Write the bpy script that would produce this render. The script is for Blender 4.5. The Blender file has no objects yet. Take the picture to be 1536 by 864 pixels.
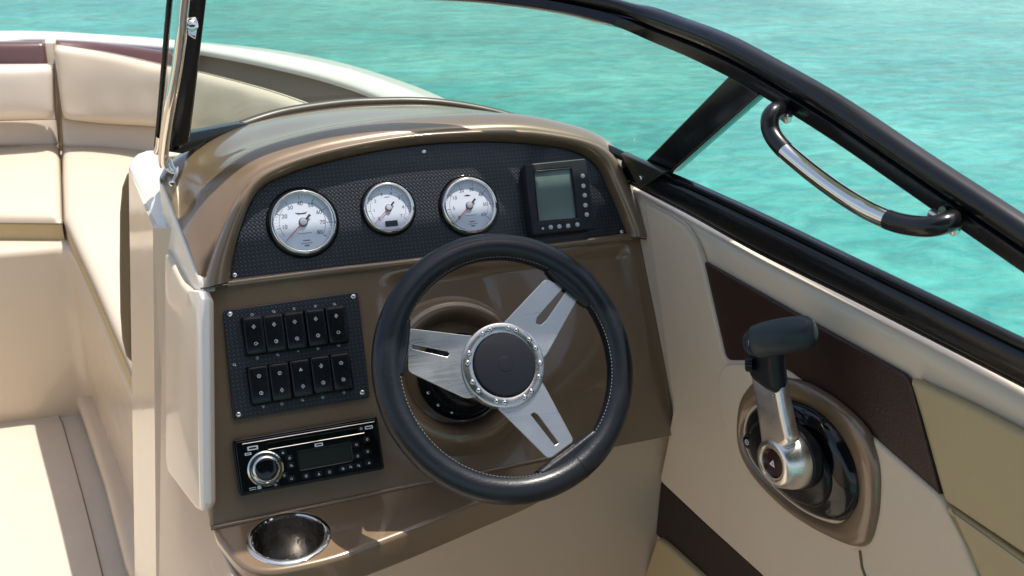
import bpy, bmesh, math, random
from mathutils import Vector, Matrix, noise
random.seed(7)
R = math.radians
SC = bpy.context.scene
COL = SC.collection

# ------------------------------------------------------------------ camera
FPX = 1493.0                                   # focal length in photo pixels (1536 wide)
CAM = Vector((0, 0, 1.75))
_p, _r, _y = R(24), R(2), R(22.2)
_f = Vector((math.sin(_y)*math.cos(_p), math.cos(_y)*math.cos(_p), -math.sin(_p)))
_ri = Vector((math.cos(_y), -math.sin(_y), 0)); _up = _ri.cross(_f)
CR = _ri*math.cos(_r) + _up*math.sin(_r)
CU = -_ri*math.sin(_r) + _up*math.cos(_r)
cam = bpy.data.cameras.new('camera'); camo = bpy.data.objects.new('camera', cam); COL.objects.link(camo)
cam.sensor_width = 36; cam.lens = 36*FPX/1536; cam.clip_end = 3000; cam.clip_start = 0.02
m3 = Matrix((CR, CU, -_f)).transposed()
camo.matrix_world = Matrix.Translation(CAM) @ m3.to_4x4()
cam.dof.use_dof = True; cam.dof.focus_distance = 1.42; cam.dof.aperture_fstop = 11
SC.camera = camo

# ------------------------------------------------------------------ sky, sun, exposure
SUN_AZ, SUN_EL = 80, 74                        # degrees to starboard of the bow, above horizon
w = bpy.data.worlds.new('World'); SC.world = w; w.use_nodes = True
nt = w.node_tree; bg = nt.nodes['Background']
sky = nt.nodes.new('ShaderNodeTexSky'); sky.sky_type = 'NISHITA'; sky.sun_disc = False
sky.sun_elevation = R(SUN_EL); sky.sun_rotation = R(SUN_AZ)
sky.air_density = 1.0; sky.dust_density = 2.2; sky.ozone_density = 1.0
hs = nt.nodes.new('ShaderNodeHueSaturation'); hs.inputs['Saturation'].default_value = .85
nt.links.new(sky.outputs[0], hs.inputs['Color']); nt.links.new(hs.outputs[0], bg.inputs[0]); bg.inputs[1].default_value = 0.15
sun = bpy.data.lights.new('sun', 'SUN'); sun.energy = 4.2; sun.angle = R(0.53); sun.color = (1, .95, .88)
suno = bpy.data.objects.new('sun', sun); COL.objects.link(suno)
sd = Vector((math.sin(R(SUN_AZ))*math.cos(R(SUN_EL)), math.cos(R(SUN_AZ))*math.cos(R(SUN_EL)), math.sin(R(SUN_EL))))
suno.rotation_euler = sd.to_track_quat('Z', 'Y').to_euler()
SC.view_settings.view_transform = 'Standard'; SC.view_settings.look = 'None'
SC.view_settings.exposure = 0.47; SC.view_settings.gamma = 1

# ------------------------------------------------------------------ measuring: where a sight line meets a real plane
def ray(px, py):
    return (_f*FPX + CR*(px-768) + CU*(432-py)).normalized()
def onp(px, py, P0, n):
    d = ray(px, py); return CAM + d*((Vector(P0)-CAM).dot(n)/d.dot(n))
def zp(px, py, z): return onp(px, py, (0, 0, z), Vector((0, 0, 1)))
def yp(px, py, y): return onp(px, py, (0, y, 0), Vector((0, 1, 0)))
class Frame:
    def __init__(s, O, ex, ey):
        s.O = Vector(O); s.ex = Vector(ex).normalized(); s.ey = Vector(ey).normalized(); s.n = s.ex.cross(s.ey)
    def M(s, u=0, v=0, w=0, rot=0):
        m = Matrix((s.ex, s.ey, s.n)).transposed().to_4x4()
        return Matrix.Translation(s.p(u, v, w)) @ m @ Matrix.Rotation(rot, 4, 'Z')
    def p(s, u, v, w=0): return s.O + s.ex*u + s.ey*v + s.n*w
    def uv(s, px, py, w=0):
        P = onp(px, py, s.O + s.n*w, s.n) - s.O
        return (P.dot(s.ex), P.dot(s.ey))
    def uvs(s, pts, w=0): return [s.uv(a, b, w) for a, b in pts]

HUB = CAM + ray(761, 548)*1.30
_e = R(37); WN = Vector((0, -math.cos(_e), math.sin(_e)))
BASE = HUB - WN*0.17
FACE = Frame(BASE, (1, 0, 0), (0, .5, .8660254))           # dash face, normal aft and up
WHEEL = Frame(HUB, (1, 0, 0), (0, math.sin(_e), math.cos(_e)))
R1 = Vector((.75, 1.153, .955))
WDIR = Vector((-.07, 1, 0)).normalized()
WALL = Frame(R1, -WDIR, (0, 0, 1))                          # starboard inner side, u runs aft
if WALL.n.x > 0: WALL = Frame(R1, WDIR, (0, 0, 1))
_a = R(10); SN = Vector((1, .07, 0)).normalized()*math.cos(_a) + Vector((0, 0, 1))*math.sin(_a)
S0 = Vector((.744, 1.231, 1.307))                           # plane of the side windshield
def sp(px, py, w=0): return onp(px, py, S0 - SN*w, SN)      # w = inboard offset

# ------------------------------------------------------------------ materials
def mat(name, col, rough=.5, metal=0, coat=0, coat_r=.03, bump=0, bscale=200, var=0, vscale=8, spec=.5, sheen=0, ior=1.45, rvar=0, bdist=.001):
    m = bpy.data.materials.new(name); m.use_nodes = True
    n = m.node_tree; b = n.nodes['Principled BSDF']
    b.inputs['Base Color'].default_value = (*col, 1); b.inputs['Roughness'].default_value = rough
    b.inputs['Metallic'].default_value = metal; b.inputs['Coat Weight'].default_value = coat
    b.inputs['Coat Roughness'].default_value = coat_r; b.inputs['Specular IOR Level'].default_value = spec
    b.inputs['Sheen Weight'].default_value = sheen; b.inputs['IOR'].default_value = ior
    tc = n.nodes.new('ShaderNodeTexCoord')
    if var:
        t = n.nodes.new('ShaderNodeTexNoise'); t.inputs['Scale'].default_value = vscale; t.inputs['Detail'].default_value = 5
        n.links.new(tc.outputs['Object'], t.inputs['Vector'])
        mx = n.nodes.new('ShaderNodeMix'); mx.data_type = 'RGBA'
        mx.inputs[6].default_value = (*[c*(1-var) for c in col], 1); mx.inputs[7].default_value = (*[min(1, c*(1+var)) for c in col], 1)
        n.links.new(t.outputs[0], mx.inputs[0]); n.links.new(mx.outputs[2], b.inputs['Base Color'])
    if rvar:
        t = n.nodes.new('ShaderNodeTexNoise'); t.inputs['Scale'].default_value = vscale*2.3; t.inputs['Detail'].default_value = 6
        n.links.new(tc.outputs['Object'], t.inputs['Vector'])
        mr = n.nodes.new('ShaderNodeMapRange'); mr.inputs[1].default_value = .3; mr.inputs[2].default_value = .7
        mr.inputs[3].default_value = max(0, rough-rvar); mr.inputs[4].default_value = min(1, rough+rvar)
        n.links.new(t.outputs[0], mr.inputs[0]); n.links.new(mr.outputs[0], b.inputs['Roughness'])
    if coat:
        t = n.nodes.new('ShaderNodeTexNoise'); t.inputs['Scale'].default_value = 14; t.inputs['Detail'].default_value = 7; t.inputs['Roughness'].default_value = .7
        n.links.new(tc.outputs['Object'], t.inputs['Vector'])
        mr = n.nodes.new('ShaderNodeMapRange'); mr.inputs[1].default_value = .38; mr.inputs[2].default_value = .72
        mr.inputs[3].default_value = coat_r*.6; mr.inputs[4].default_value = coat_r+.13
        n.links.new(t.outputs[0], mr.inputs[0]); n.links.new(mr.outputs[0], b.inputs['Coat Roughness'])
    if bump:
        t = n.nodes.new('ShaderNodeTexNoise'); t.inputs['Scale'].default_value = bscale; t.inputs['Detail'].default_value = 4
        n.links.new(tc.outputs['Object'], t.inputs['Vector'])
        bp = n.nodes.new('ShaderNodeBump'); bp.inputs['Strength'].default_value = bump; bp.inputs['Distance'].default_value = bdist
        n.links.new(t.outputs[0], bp.inputs['Height']); n.links.new(bp.outputs[0], b.inputs['Normal'])
    return m
M = {}
M['brown'] = mat('brown gelcoat', (.205, .136, .078), .32, .15, coat=1, coat_r=.04, var=.14, vscale=5, bump=.3, bscale=7, bdist=.003)
M['brown_d'] = mat('dark brown gelcoat', (.07, .042, .03), .35, .1, coat=1, coat_r=.05, var=.1)
M['brown_l'] = mat('dark brown lip gelcoat', (.055, .033, .022), .45, coat=.25, coat_r=.3, var=.1)
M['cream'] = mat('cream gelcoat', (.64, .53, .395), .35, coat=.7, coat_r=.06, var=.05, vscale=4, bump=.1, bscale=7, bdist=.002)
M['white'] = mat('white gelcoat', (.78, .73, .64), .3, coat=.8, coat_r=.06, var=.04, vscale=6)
M['floor'] = mat('nonskid cream gelcoat', (.53, .46, .375), .55, coat=.15, coat_r=.3, var=.07, vscale=9, bump=.6, bscale=260, bdist=.001)
M['vinyl'] = mat('tan vinyl', (.55, .465, .355), .48, bump=.6, bscale=420, var=.05, vscale=6, bdist=.0007)
M['vinyl_l'] = mat('pale vinyl', (.63, .55, .455), .48, bump=.6, bscale=420, var=.05, vscale=6, bdist=.0007)
M['vinyl_g'] = mat('khaki vinyl', (.48, .375, .20), .5, bump=.6, bscale=420, var=.1, vscale=6, bdist=.0007)
M['vinyl_w'] = mat('beige vinyl wall pad', (.68, .55, .40), .5, bump=.6, bscale=420, var=.06, vscale=5, bdist=.0007)
M['vinyl_e'] = mat('brown edge vinyl', (.24, .17, .095), .5, bump=.35, bscale=600, var=.1, vscale=9, bdist=.0007)
M['maroon'] = mat('maroon brown vinyl', (.040, .019, .014), .34, bump=.5, bscale=260, var=.2, vscale=14, bdist=.0008)
M['maroon_c'] = mat('maroon coaming vinyl', (.105, .048, .042), .3, coat=.5, coat_r=.2, bump=.3, bscale=300, var=.15, vscale=8)
M['stripe'] = mat('near black brown vinyl', (.018, .010, .008), .42, bump=.4, bscale=300, var=.2)
M['taupe'] = mat('taupe coaming vinyl', (.30, .255, .19), .5, bump=.3, bscale=300, var=.12, vscale=5)
M['black'] = mat('black plastic', (.007, .007, .009), .26, spec=.4, rvar=.06, vscale=20, bump=.1, bscale=500, bdist=.0003)
M['black_g'] = mat('gloss black plastic', (.004, .004, .005), .12, spec=.3, coat=.5, coat_r=.03, bump=.05, bscale=30)
M['matte'] = mat('satin black plastic', (.012, .013, .015), .45, spec=.4, bump=.2, bscale=900, bdist=.0003)
M['grey_d'] = mat('dark grey unit casing', (.020, .021, .025), .45, spec=.35, bump=.25, bscale=1200, bdist=.0003)
M['rail'] = mat('black anodised aluminium', (.012, .012, .014), .27, .35, coat=.3, coat_r=.1, rvar=.025, vscale=6)
M['rubber'] = mat('black rubber', (.008, .008, .009), .6)
M['leather'] = mat('black leather', (.010, .012, .016), .34, spec=.38, coat=.22, coat_r=.22, bump=.6, bscale=420, rvar=.07, vscale=18, bdist=.0006)
M['cap'] = mat('satin hub cap', (.011, .012, .017), .42, spec=.3, bump=.15, bscale=900, bdist=.0003)
M['grip'] = mat('slate rubber grip', (.024, .035, .041), .42, spec=.4, bump=.2, bscale=800, bdist=.0003)
M['chrome'] = mat('polished stainless', (.78, .76, .72), .07, 1, rvar=.03, vscale=20)
M['steel'] = mat('brushed steel', (.60, .58, .55), .24, 1, rvar=.06, vscale=30)
M['cupsteel'] = mat('dull drawn steel', (.42, .40, .38), .24, 1, rvar=.08, vscale=25)
M['cast'] = mat('polished cast aluminium', (.82, .79, .74), .3, 1, rvar=.06, vscale=14, bump=.1, bscale=60)
M['dial'] = mat('white dial face', (.70, .74, .80), .5, var=.03)
M['ink'] = mat('dark ink', (.03, .03, .04), .6)
M['grey_ink'] = mat('grey ink', (.22, .23, .27), .6)
M['red'] = mat('red needle paint', (.45, .03, .05), .5)
M['lcd'] = mat('grey green lcd', (.13, .175, .155), .28, coat=.8, coat_r=.08, var=.06, vscale=10)
M['lcd_d'] = mat('dark radio display', (.018, .019, .016), .2, coat=.8)
M['mark'] = mat('white print', (.75, .75, .75), .5)
M['stitch'] = mat('grey thread', (.24, .24, .23), .8)
M['button'] = mat('pale grey rubber button', (.52, .53, .55), .45)
M['badge'] = mat('dark red badge', (.03, .008, .007), .4, spec=.3)
M['trimcover'] = mat('dark olive grey trim', (.05, .047, .036), .35, .3, coat=.3)
M['seam'] = mat('seam shadow thread', (.16, .12, .075), .8)

def brushed(m, ang=0):
    n = m.node_tree; b = n.nodes['Principled BSDF']; L = n.links.new
    tc = n.nodes.new('ShaderNodeTexCoord'); mp = n.nodes.new('ShaderNodeMapping')
    mp.inputs['Scale'].default_value = (14, 900, 14); mp.inputs['Rotation'].default_value = (0, 0, ang)
    t = n.nodes.new('ShaderNodeTexNoise'); t.inputs['Scale'].default_value = 1; t.inputs['Detail'].default_value = 4
    bp = n.nodes.new('ShaderNodeBump'); bp.inputs['Strength'].default_value = .08; bp.inputs['Distance'].default_value = .0002
    L(tc.outputs['Object'], mp.inputs[0]); L(mp.outputs[0], t.inputs['Vector'])
    L(t.outputs[0], bp.inputs['Height']); L(bp.outputs[0], b.inputs['Normal'])
    t2 = n.nodes.new('ShaderNodeTexNoise'); t2.inputs['Scale'].default_value = 22; t2.inputs['Detail'].default_value = 3; L(tc.outputs['Object'], t2.inputs['Vector'])
    ad = n.nodes.new('ShaderNodeMath'); ad.operation = 'ADD'; L(t.outputs[0], ad.inputs[0]); L(t2.outputs[0], ad.inputs[1])
    mr = n.nodes.new('ShaderNodeMapRange'); mr.inputs[1].default_value = .7; mr.inputs[2].default_value = 1.3; mr.inputs[3].default_value = .26; mr.inputs[4].default_value = .36
    L(ad.outputs[0], mr.inputs[0]); L(mr.outputs[0], b.inputs['Roughness'])
    cr = n.nodes.new('ShaderNodeValToRGB'); L(t.outputs[0], cr.inputs[0])
    cr.color_ramp.elements[0].position = .3; cr.color_ramp.elements[0].color = (.68, .67, .66, 1)
    cr.color_ramp.elements[1].position = .7; cr.color_ramp.elements[1].color = (.72, .71, .69, 1); L(cr.outputs[0], b.inputs['Base Color'])
M['spoke'] = mat('brushed aluminium', (.68, .67, .66), .33, 1); brushed(M['spoke'], .5)

def carbon():
    m = bpy.data.materials.new('carbon fibre weave'); m.use_nodes = True
    n = m.node_tree; b = n.nodes['Principled BSDF']; L = n.links.new
    tc = n.nodes.new('ShaderNodeTexCoord'); mp = n.nodes.new('ShaderNodeMapping')
    mp.inputs['Rotation'].default_value = (0, 0, R(45)); mp.inputs['Scale'].default_value = (245, 245, 245)
    L(tc.outputs['Object'], mp.inputs[0])
    sx = n.nodes.new('ShaderNodeSeparateXYZ'); L(mp.outputs[0], sx.inputs[0])
    def mth(op, a, b_=None):
        q = n.nodes.new('ShaderNodeMath'); q.operation = op
        for i, v in enumerate((a, b_)):
            if v is None: continue
            if isinstance(v, (int, float)): q.inputs[i].default_value = v
            else: L(v, q.inputs[i])
        return q.outputs[0]
    s1 = mth('ABSOLUTE', mth('SINE', mth('MULTIPLY', sx.outputs[0], math.pi)))
    s2 = mth('ABSOLUTE', mth('SINE', mth('MULTIPLY', sx.outputs[1], math.pi)))
    ck = n.nodes.new('ShaderNodeTexChecker'); ck.inputs['Scale'].default_value = 1
    ck.inputs[1].default_value = (1, 1, 1, 1); ck.inputs[2].default_value = (.0, .0, .0, 1); L(mp.outputs[0], ck.inputs[0])
    h = mth('MULTIPLY', s1, s2)
    mx = n.nodes.new('ShaderNodeMix'); mx.data_type = 'RGBA'
    mx.inputs[6].default_value = (.002, .0022, .003, 1); mx.inputs[7].default_value = (.040, .045, .062, 1)
    L(mth('MULTIPLY', h, mth('ADD', mth('MULTIPLY', ck.outputs[1], .7), .3)), mx.inputs[0]); L(mx.outputs[2], b.inputs['Base Color'])
    b.inputs['Roughness'].default_value = .38; b.inputs['Coat Weight'].default_value = .35; b.inputs['Coat Roughness'].default_value = .1
    bp = n.nodes.new('ShaderNodeBump'); bp.inputs['Strength'].default_value = .4; bp.inputs['Distance'].default_value = .0010
    L(h, bp.inputs['Height']); L(bp.outputs[0], b.inputs['Normal'])
    return m
M['carbon'] = carbon()

def glass(name, tint, gl=.06):
    m = bpy.data.materials.new(name); m.use_nodes = True; n = m.node_tree; L = n.links.new
    n.nodes.remove(n.nodes['Principled BSDF']); out = n.nodes['Material Output']
    tr = n.nodes.new('ShaderNodeBsdfTransparent'); tr.inputs[0].default_value = (*tint, 1)
    g = n.nodes.new('ShaderNodeBsdfGlossy'); g.inputs['Roughness'].default_value = .02
    fr = n.nodes.new('ShaderNodeLayerWeight'); fr.inputs[0].default_value = .5
    pw = n.nodes.new('ShaderNodeMath'); pw.operation = 'POWER'; pw.inputs[1].default_value = 4.5; L(fr.outputs['Facing'], pw.inputs[0])
    mu = n.nodes.new('ShaderNodeMath'); mu.operation = 'MULTIPLY_ADD'; mu.inputs[1].default_value = .5; mu.inputs[2].default_value = .04
    L(pw.outputs[0], mu.inputs[0])
    mx = n.nodes.new('ShaderNodeMixShader'); L(mu.outputs[0], mx.inputs[0]); L(tr.outputs[0], mx.inputs[1]); L(g.outputs[0], mx.inputs[2])
    L(mx.outputs[0], out.inputs[0]); return m
M['glass'] = glass('tinted windshield glass', (.78, .88, .82))
M['glass_s'] = glass('side windshield glass', (.95, .98, .96))
M['lens'] = glass('clear gauge lens', (.97, .97, .98))

def water():
    m = bpy.data.materials.new('turquoise sea'); m.use_nodes = True
    n = m.node_tree; b = n.nodes['Principled BSDF']; L = n.links.new
    tc = n.nodes.new('ShaderNodeTexCoord')
    def nz(scale, sx, sy, det, rough=.55, dist=0, rz=.35):
        mp = n.nodes.new('ShaderNodeMapping'); mp.inputs['Scale'].default_value = (sx, sy, 1); mp.inputs['Rotation'].default_value = (0, 0, rz)
        t = n.nodes.new('ShaderNodeTexNoise'); t.inputs['Scale'].default_value = scale; t.inputs['Detail'].default_value = det
        t.inputs['Roughness'].default_value = rough; t.inputs['Distortion'].default_value = dist
        L(tc.outputs['Object'], mp.inputs[0]); L(mp.outputs[0], t.inputs['Vector']); return t.outputs[0]
    a = nz(.22, 1, 1.8, 2); c = nz(2.6, 1, 1.9, 5, .58, 1.0)
    r1 = n.nodes.new('ShaderNodeValToRGB'); L(a, r1.inputs[0])
    r1.color_ramp.elements[0].position = .35; r1.color_ramp.elements[0].color = (.020, .235, .200, 1)
    r1.color_ramp.elements[1].position = .68; r1.color_ramp.elements[1].color = (.075, .355, .295, 1)
    r2 = n.nodes.new('ShaderNodeValToRGB'); L(c, r2.inputs[0])
    r2.color_ramp.elements[0].position = .36; r2.color_ramp.elements[0].color = (.62, .76, .79, 1)
    r2.color_ramp.elements[1].position = .66; r2.color_ramp.elements[1].color = (1.45, 1.17, 1.14, 1)
    mx = n.nodes.new('ShaderNodeMix'); mx.data_type = 'RGBA'; mx.blend_type = 'MULTIPLY'; mx.inputs[0].default_value = 1
    L(r1.outputs[0], mx.inputs[6]); L(r2.outputs[0], mx.inputs[7]); L(mx.outputs[2], b.inputs['Base Color'])
    b.inputs['Roughness'].default_value = .12; b.inputs['IOR'].default_value = 1.33
    h1 = nz(3.6, 1, 1.9, 5, .55, .9); h2 = nz(.7, 1, 2.2, 2, .5, .4)
    ad = n.nodes.new('ShaderNodeMath'); ad.operation = 'MULTIPLY_ADD'; ad.inputs[1].default_value = 2.2; L(h2, ad.inputs[0]); L(h1, ad.inputs[2])
    bp = n.nodes.new('ShaderNodeBump'); bp.inputs['Strength'].default_value = .42; bp.inputs['Distance'].default_value = .08
    L(ad.outputs[0], bp.inputs['Height']); L(bp.outputs[0], b.inputs['Normal'])
    return m
M['water'] = water()

# ------------------------------------------------------------------ object helpers
def link(name, mesh, m=None, parent=None, mw=None, smooth=True):
    o = bpy.data.objects.new(name, mesh); COL.objects.link(o)
    if m is not None and len(mesh.materials) == 0: mesh.materials.append(m)
    if smooth:
        for p in mesh.polygons: p.use_smooth = True
    mw = mw or Matrix.Identity(4)
    if parent is not None:
        o.parent = parent; o.matrix_local = PW[parent.name].inverted() @ mw
    else: o.matrix_world = mw
    PW[o.name] = mw
    return o
PW = {}
def thing(name, loc, label, cat, group=None, rot=None):
    o = bpy.data.objects.new(name, None); COL.objects.link(o)
    mw = rot.copy() if rot is not None else Matrix.Translation(Vector(loc))
    o.matrix_world = mw; PW[o.name] = mw; o.empty_display_size = .02
    return tag(o, label, cat, group)
def tag(o, label, cat, group=None):
    o['label'] = label; o['category'] = cat
    if group: o['group'] = group
    return o
def struct(o): o['kind'] = 'structure'; return o
def stuff(o): o['kind'] = 'stuff'; return o
def mesh_of(verts, faces, name='m'):
    me = bpy.data.meshes.new(name); me.from_pydata([tuple(v) for v in verts], [], faces); me.update(); return me
def bevel(o, wd, seg=3, ang=35, harden=True):
    b = o.modifiers.new('bevel', 'BEVEL'); b.width = wd; b.segments = seg; b.limit_method = 'ANGLE'; b.angle_limit = R(ang)
    b.harden_normals = False
    return o
def catmull(pts, n=6, closed=False):
    P = [Vector(p) for p in pts]; out = []; N = len(P)
    rng = range(N) if closed else range(N-1)
    for i in rng:
        p0 = P[(i-1) % N] if closed or i > 0 else P[0]; p1 = P[i]; p2 = P[(i+1) % N]
        p3 = P[(i+2) % N] if closed or i+2 < N else P[-1]
        for k in range(n):
            t = k/n
            out.append(.5*((2*p1)+(p2-p0)*t+(2*p0-5*p1+4*p2-p3)*t*t+(3*p1-p0-3*p2+p3)*t**3))
    if not closed: out.append(P[-1])
    return out
def resample(pts, n):
    P = [Vector(p) for p in pts]; L = [0]
    for a, b in zip(P, P[1:]): L.append(L[-1]+(b-a).length)
    out = []; j = 0
    for i in range(n):
        t = L[-1]*i/(n-1)
        while j < len(L)-2 and L[j+1] < t: j += 1
        s = (t-L[j])/max(1e-9, L[j+1]-L[j]); out.append(P[j].lerp(P[j+1], min(1, max(0, s))))
    return out
def rounded(pts, r, seg=5):
    out = []; N = len(pts); rs = r if isinstance(r, (list, tuple)) else [r]*N
    for i in range(N):
        p = Vector(pts[i]); a = Vector(pts[i-1])-p; b = Vector(pts[(i+1) % N])-p
        rr = min(rs[i], a.length*.45, b.length*.45)
        if rr <= 1e-6: out.append(tuple(p)); continue
        A = p+a.normalized()*rr; B = p+b.normalized()*rr
        for k in range(seg+1):
            t = k/seg; q = A*(1-t)**2 + p*2*t*(1-t) + B*t*t; out.append(tuple(q))
    return out
def plate_mesh(outline, holes, depth, bev, bres=2):
    cu = bpy.data.curves.new('c', 'CURVE'); cu.dimensions = '2D'; cu.fill_mode = 'BOTH'
    for loop in [outline]+list(holes):
        s = cu.splines.new('POLY'); s.points.add(len(loop)-1); s.use_cyclic_u = True
        for p, q in zip(s.points, loop): p.co = (q[0], q[1], 0, 1)
    cu.extrude = max(0, depth/2-bev); cu.bevel_depth = bev; cu.bevel_resolution = bres; cu.offset = -bev
    o = bpy.data.objects.new('c', cu); COL.objects.link(o)
    me = bpy.data.meshes.new_from_object(o); bpy.data.objects.remove(o); bpy.data.curves.remove(cu)
    me.transform(Matrix.Translation((0, 0, depth/2)))
    return me
def plate(name, outline, m, parent, mw, depth, bev=.001, holes=(), bres=2):
    me = plate_mesh(outline, holes, depth, bev, bres); me.materials.clear()
    o = link(name, me, m, parent, mw, smooth=False)
    o.data.set_sharp_from_angle(angle=R(32)) if False else None
    sm(o, 32); return o
def sm(o, ang=40):
    for p in o.data.polygons: p.use_smooth = True
    try: o.data.set_sharp_from_angle(angle=R(ang))
    except Exception: pass
    return o
def circ(r, n=48, cx=0, cy=0, ry=None): return [(cx+r*math.cos(2*math.pi*i/n), cy+(ry or r)*math.sin(2*math.pi*i/n)) for i in range(n)]
def rect(w, h, cx=0, cy=0): return [(cx-w/2, cy-h/2), (cx+w/2, cy-h/2), (cx+w/2, cy+h/2), (cx-w/2, cy+h/2)]
def lathe_mesh(prof, seg=64):
    V = []; Fc = []
    for r, z in prof:
        for i in range(seg):
            a = 2*math.pi*i/seg; V.append((r*math.cos(a), r*math.sin(a), z))
    for j in range(len(prof)-1):
        for i in range(seg):
            k = (i+1) % seg; Fc.append((j*seg+i, j*seg+k, (j+1)*seg+k, (j+1)*seg+i))
    if prof[0][0] > 1e-5: pass
    return mesh_of(V, Fc)
def lathe(name, prof, m, parent, mw, seg=64, ang=35):
    return sm(link(name, lathe_mesh(prof, seg), m, parent, mw), ang)
def tube_mesh(path, r, seg=16, closed=False, ry=None, up=None, caps=True):
    P = [Vector(p) for p in path]; N = len(P); V = []; Fc = []
    rs = r if isinstance(r, (list, tuple)) else [r]*N
    T = []
    for i in range(N):
        a = P[(i-1) % N] if closed or i > 0 else P[i]; b = P[(i+1) % N] if closed or i < N-1 else P[i]
        T.append((b-a).normalized())
    u = Vector(up) if up else Vector((0, 0, 1))
    if abs(u.dot(T[0])) > .95: u = Vector((1, 0, 0))
    u = (u-T[0]*u.dot(T[0])).normalized()
    for i in range(N):
        u = (u-T[i]*u.dot(T[i])).normalized(); v = T[i].cross(u)
        for k in range(seg):
            a = 2*math.pi*k/seg; V.append(P[i]+u*rs[i]*math.cos(a)+v*(rs[i] if ry is None else ry)*math.sin(a))
    for i in range(N if closed else N-1):
        j = (i+1) % N
        for k in range(seg):
            l = (k+1) % seg; Fc.append((i*seg+k, i*seg+l, j*seg+l, j*seg+k))
    if caps and not closed:
        Fc.append(tuple(range(seg))[::-1]); Fc.append(tuple((N-1)*seg+k for k in range(seg)))
    return mesh_of(V, Fc)
def tube(name, path, r, m, parent=None, mw=None, **k): return sm(link(name, tube_mesh(path, r, **k), m, parent, mw), 50)
def grid_mesh(rows, thick=None):
    nr = len(rows); nc = len(rows[0]); V = [p for r_ in rows for p in r_]; Fc = []
    for j in range(nr-1):
        for i in range(nc-1): Fc.append((j*nc+i, j*nc+i+1, (j+1)*nc+i+1, (j+1)*nc+i))
    return mesh_of(V, Fc)
def loft(name, curves, m, parent=None, n=60, sub=6, thick=0, off=-1):
    cs = [resample(c, n) for c in curves]
    rows = []
    cols = [catmull([c[i] for c in cs], sub) for i in range(n)]
    for j in range(len(cols[0])): rows.append([cols[i][j] for i in range(n)])
    o = link(name, grid_mesh(rows), m, parent)
    if thick:
        s = o.modifiers.new('solidify', 'SOLIDIFY'); s.thickness = thick; s.offset = off
    return o
def solid(name, pts, vec, m, parent=None, bev=.004, seg=3, mw=None):
    """n-gon of 3-D points pushed along vec into a closed solid"""
    P = [Vector(p) for p in pts]; n = len(P); vec = Vector(vec)
    V = P+[p+vec for p in P]; Fc = [tuple(range(n)), tuple(range(2*n-1, n-1, -1))]
    Fc += [(i, n+i, n+(i+1) % n, (i+1) % n) for i in range(n)]
    me = mesh_of(V, Fc); bm = bmesh.new(); bm.from_mesh(me); bmesh.ops.recalc_face_normals(bm, faces=bm.faces); bm.to_mesh(me); bm.free()
    o = link(name, me, m, parent, mw)
    if bev: bevel(o, bev, seg)
    sm(o, 30) if not bev else None
    return o
def sweep(name, base, across, normal, prof, m, parent=None, closed_prof=True):
    """profile (c along across, b along normal) carried along base points"""
    V = []; Fc = []; n = len(prof)
    for P, a, nn in zip(base, across, normal):
        for c, b in prof: V.append(P+a*c+nn*b)
    for i in range(len(base)-1):
        for k in range(n if closed_prof else n-1):
            l = (k+1) % n; Fc.append((i*n+k, i*n+l, (i+1)*n+l, (i+1)*n+k))
    if closed_prof:
        Fc.append(tuple(range(n))); Fc.append(tuple((len(base)-1)*n+k for k in range(n))[::-1])
    me = mesh_of(V, Fc); bm = bmesh.new(); bm.from_mesh(me); bmesh.ops.recalc_face_normals(bm, faces=bm.faces); bm.to_mesh(me); bm.free()
    return sm(link(name, me, m, parent), 42)
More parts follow.
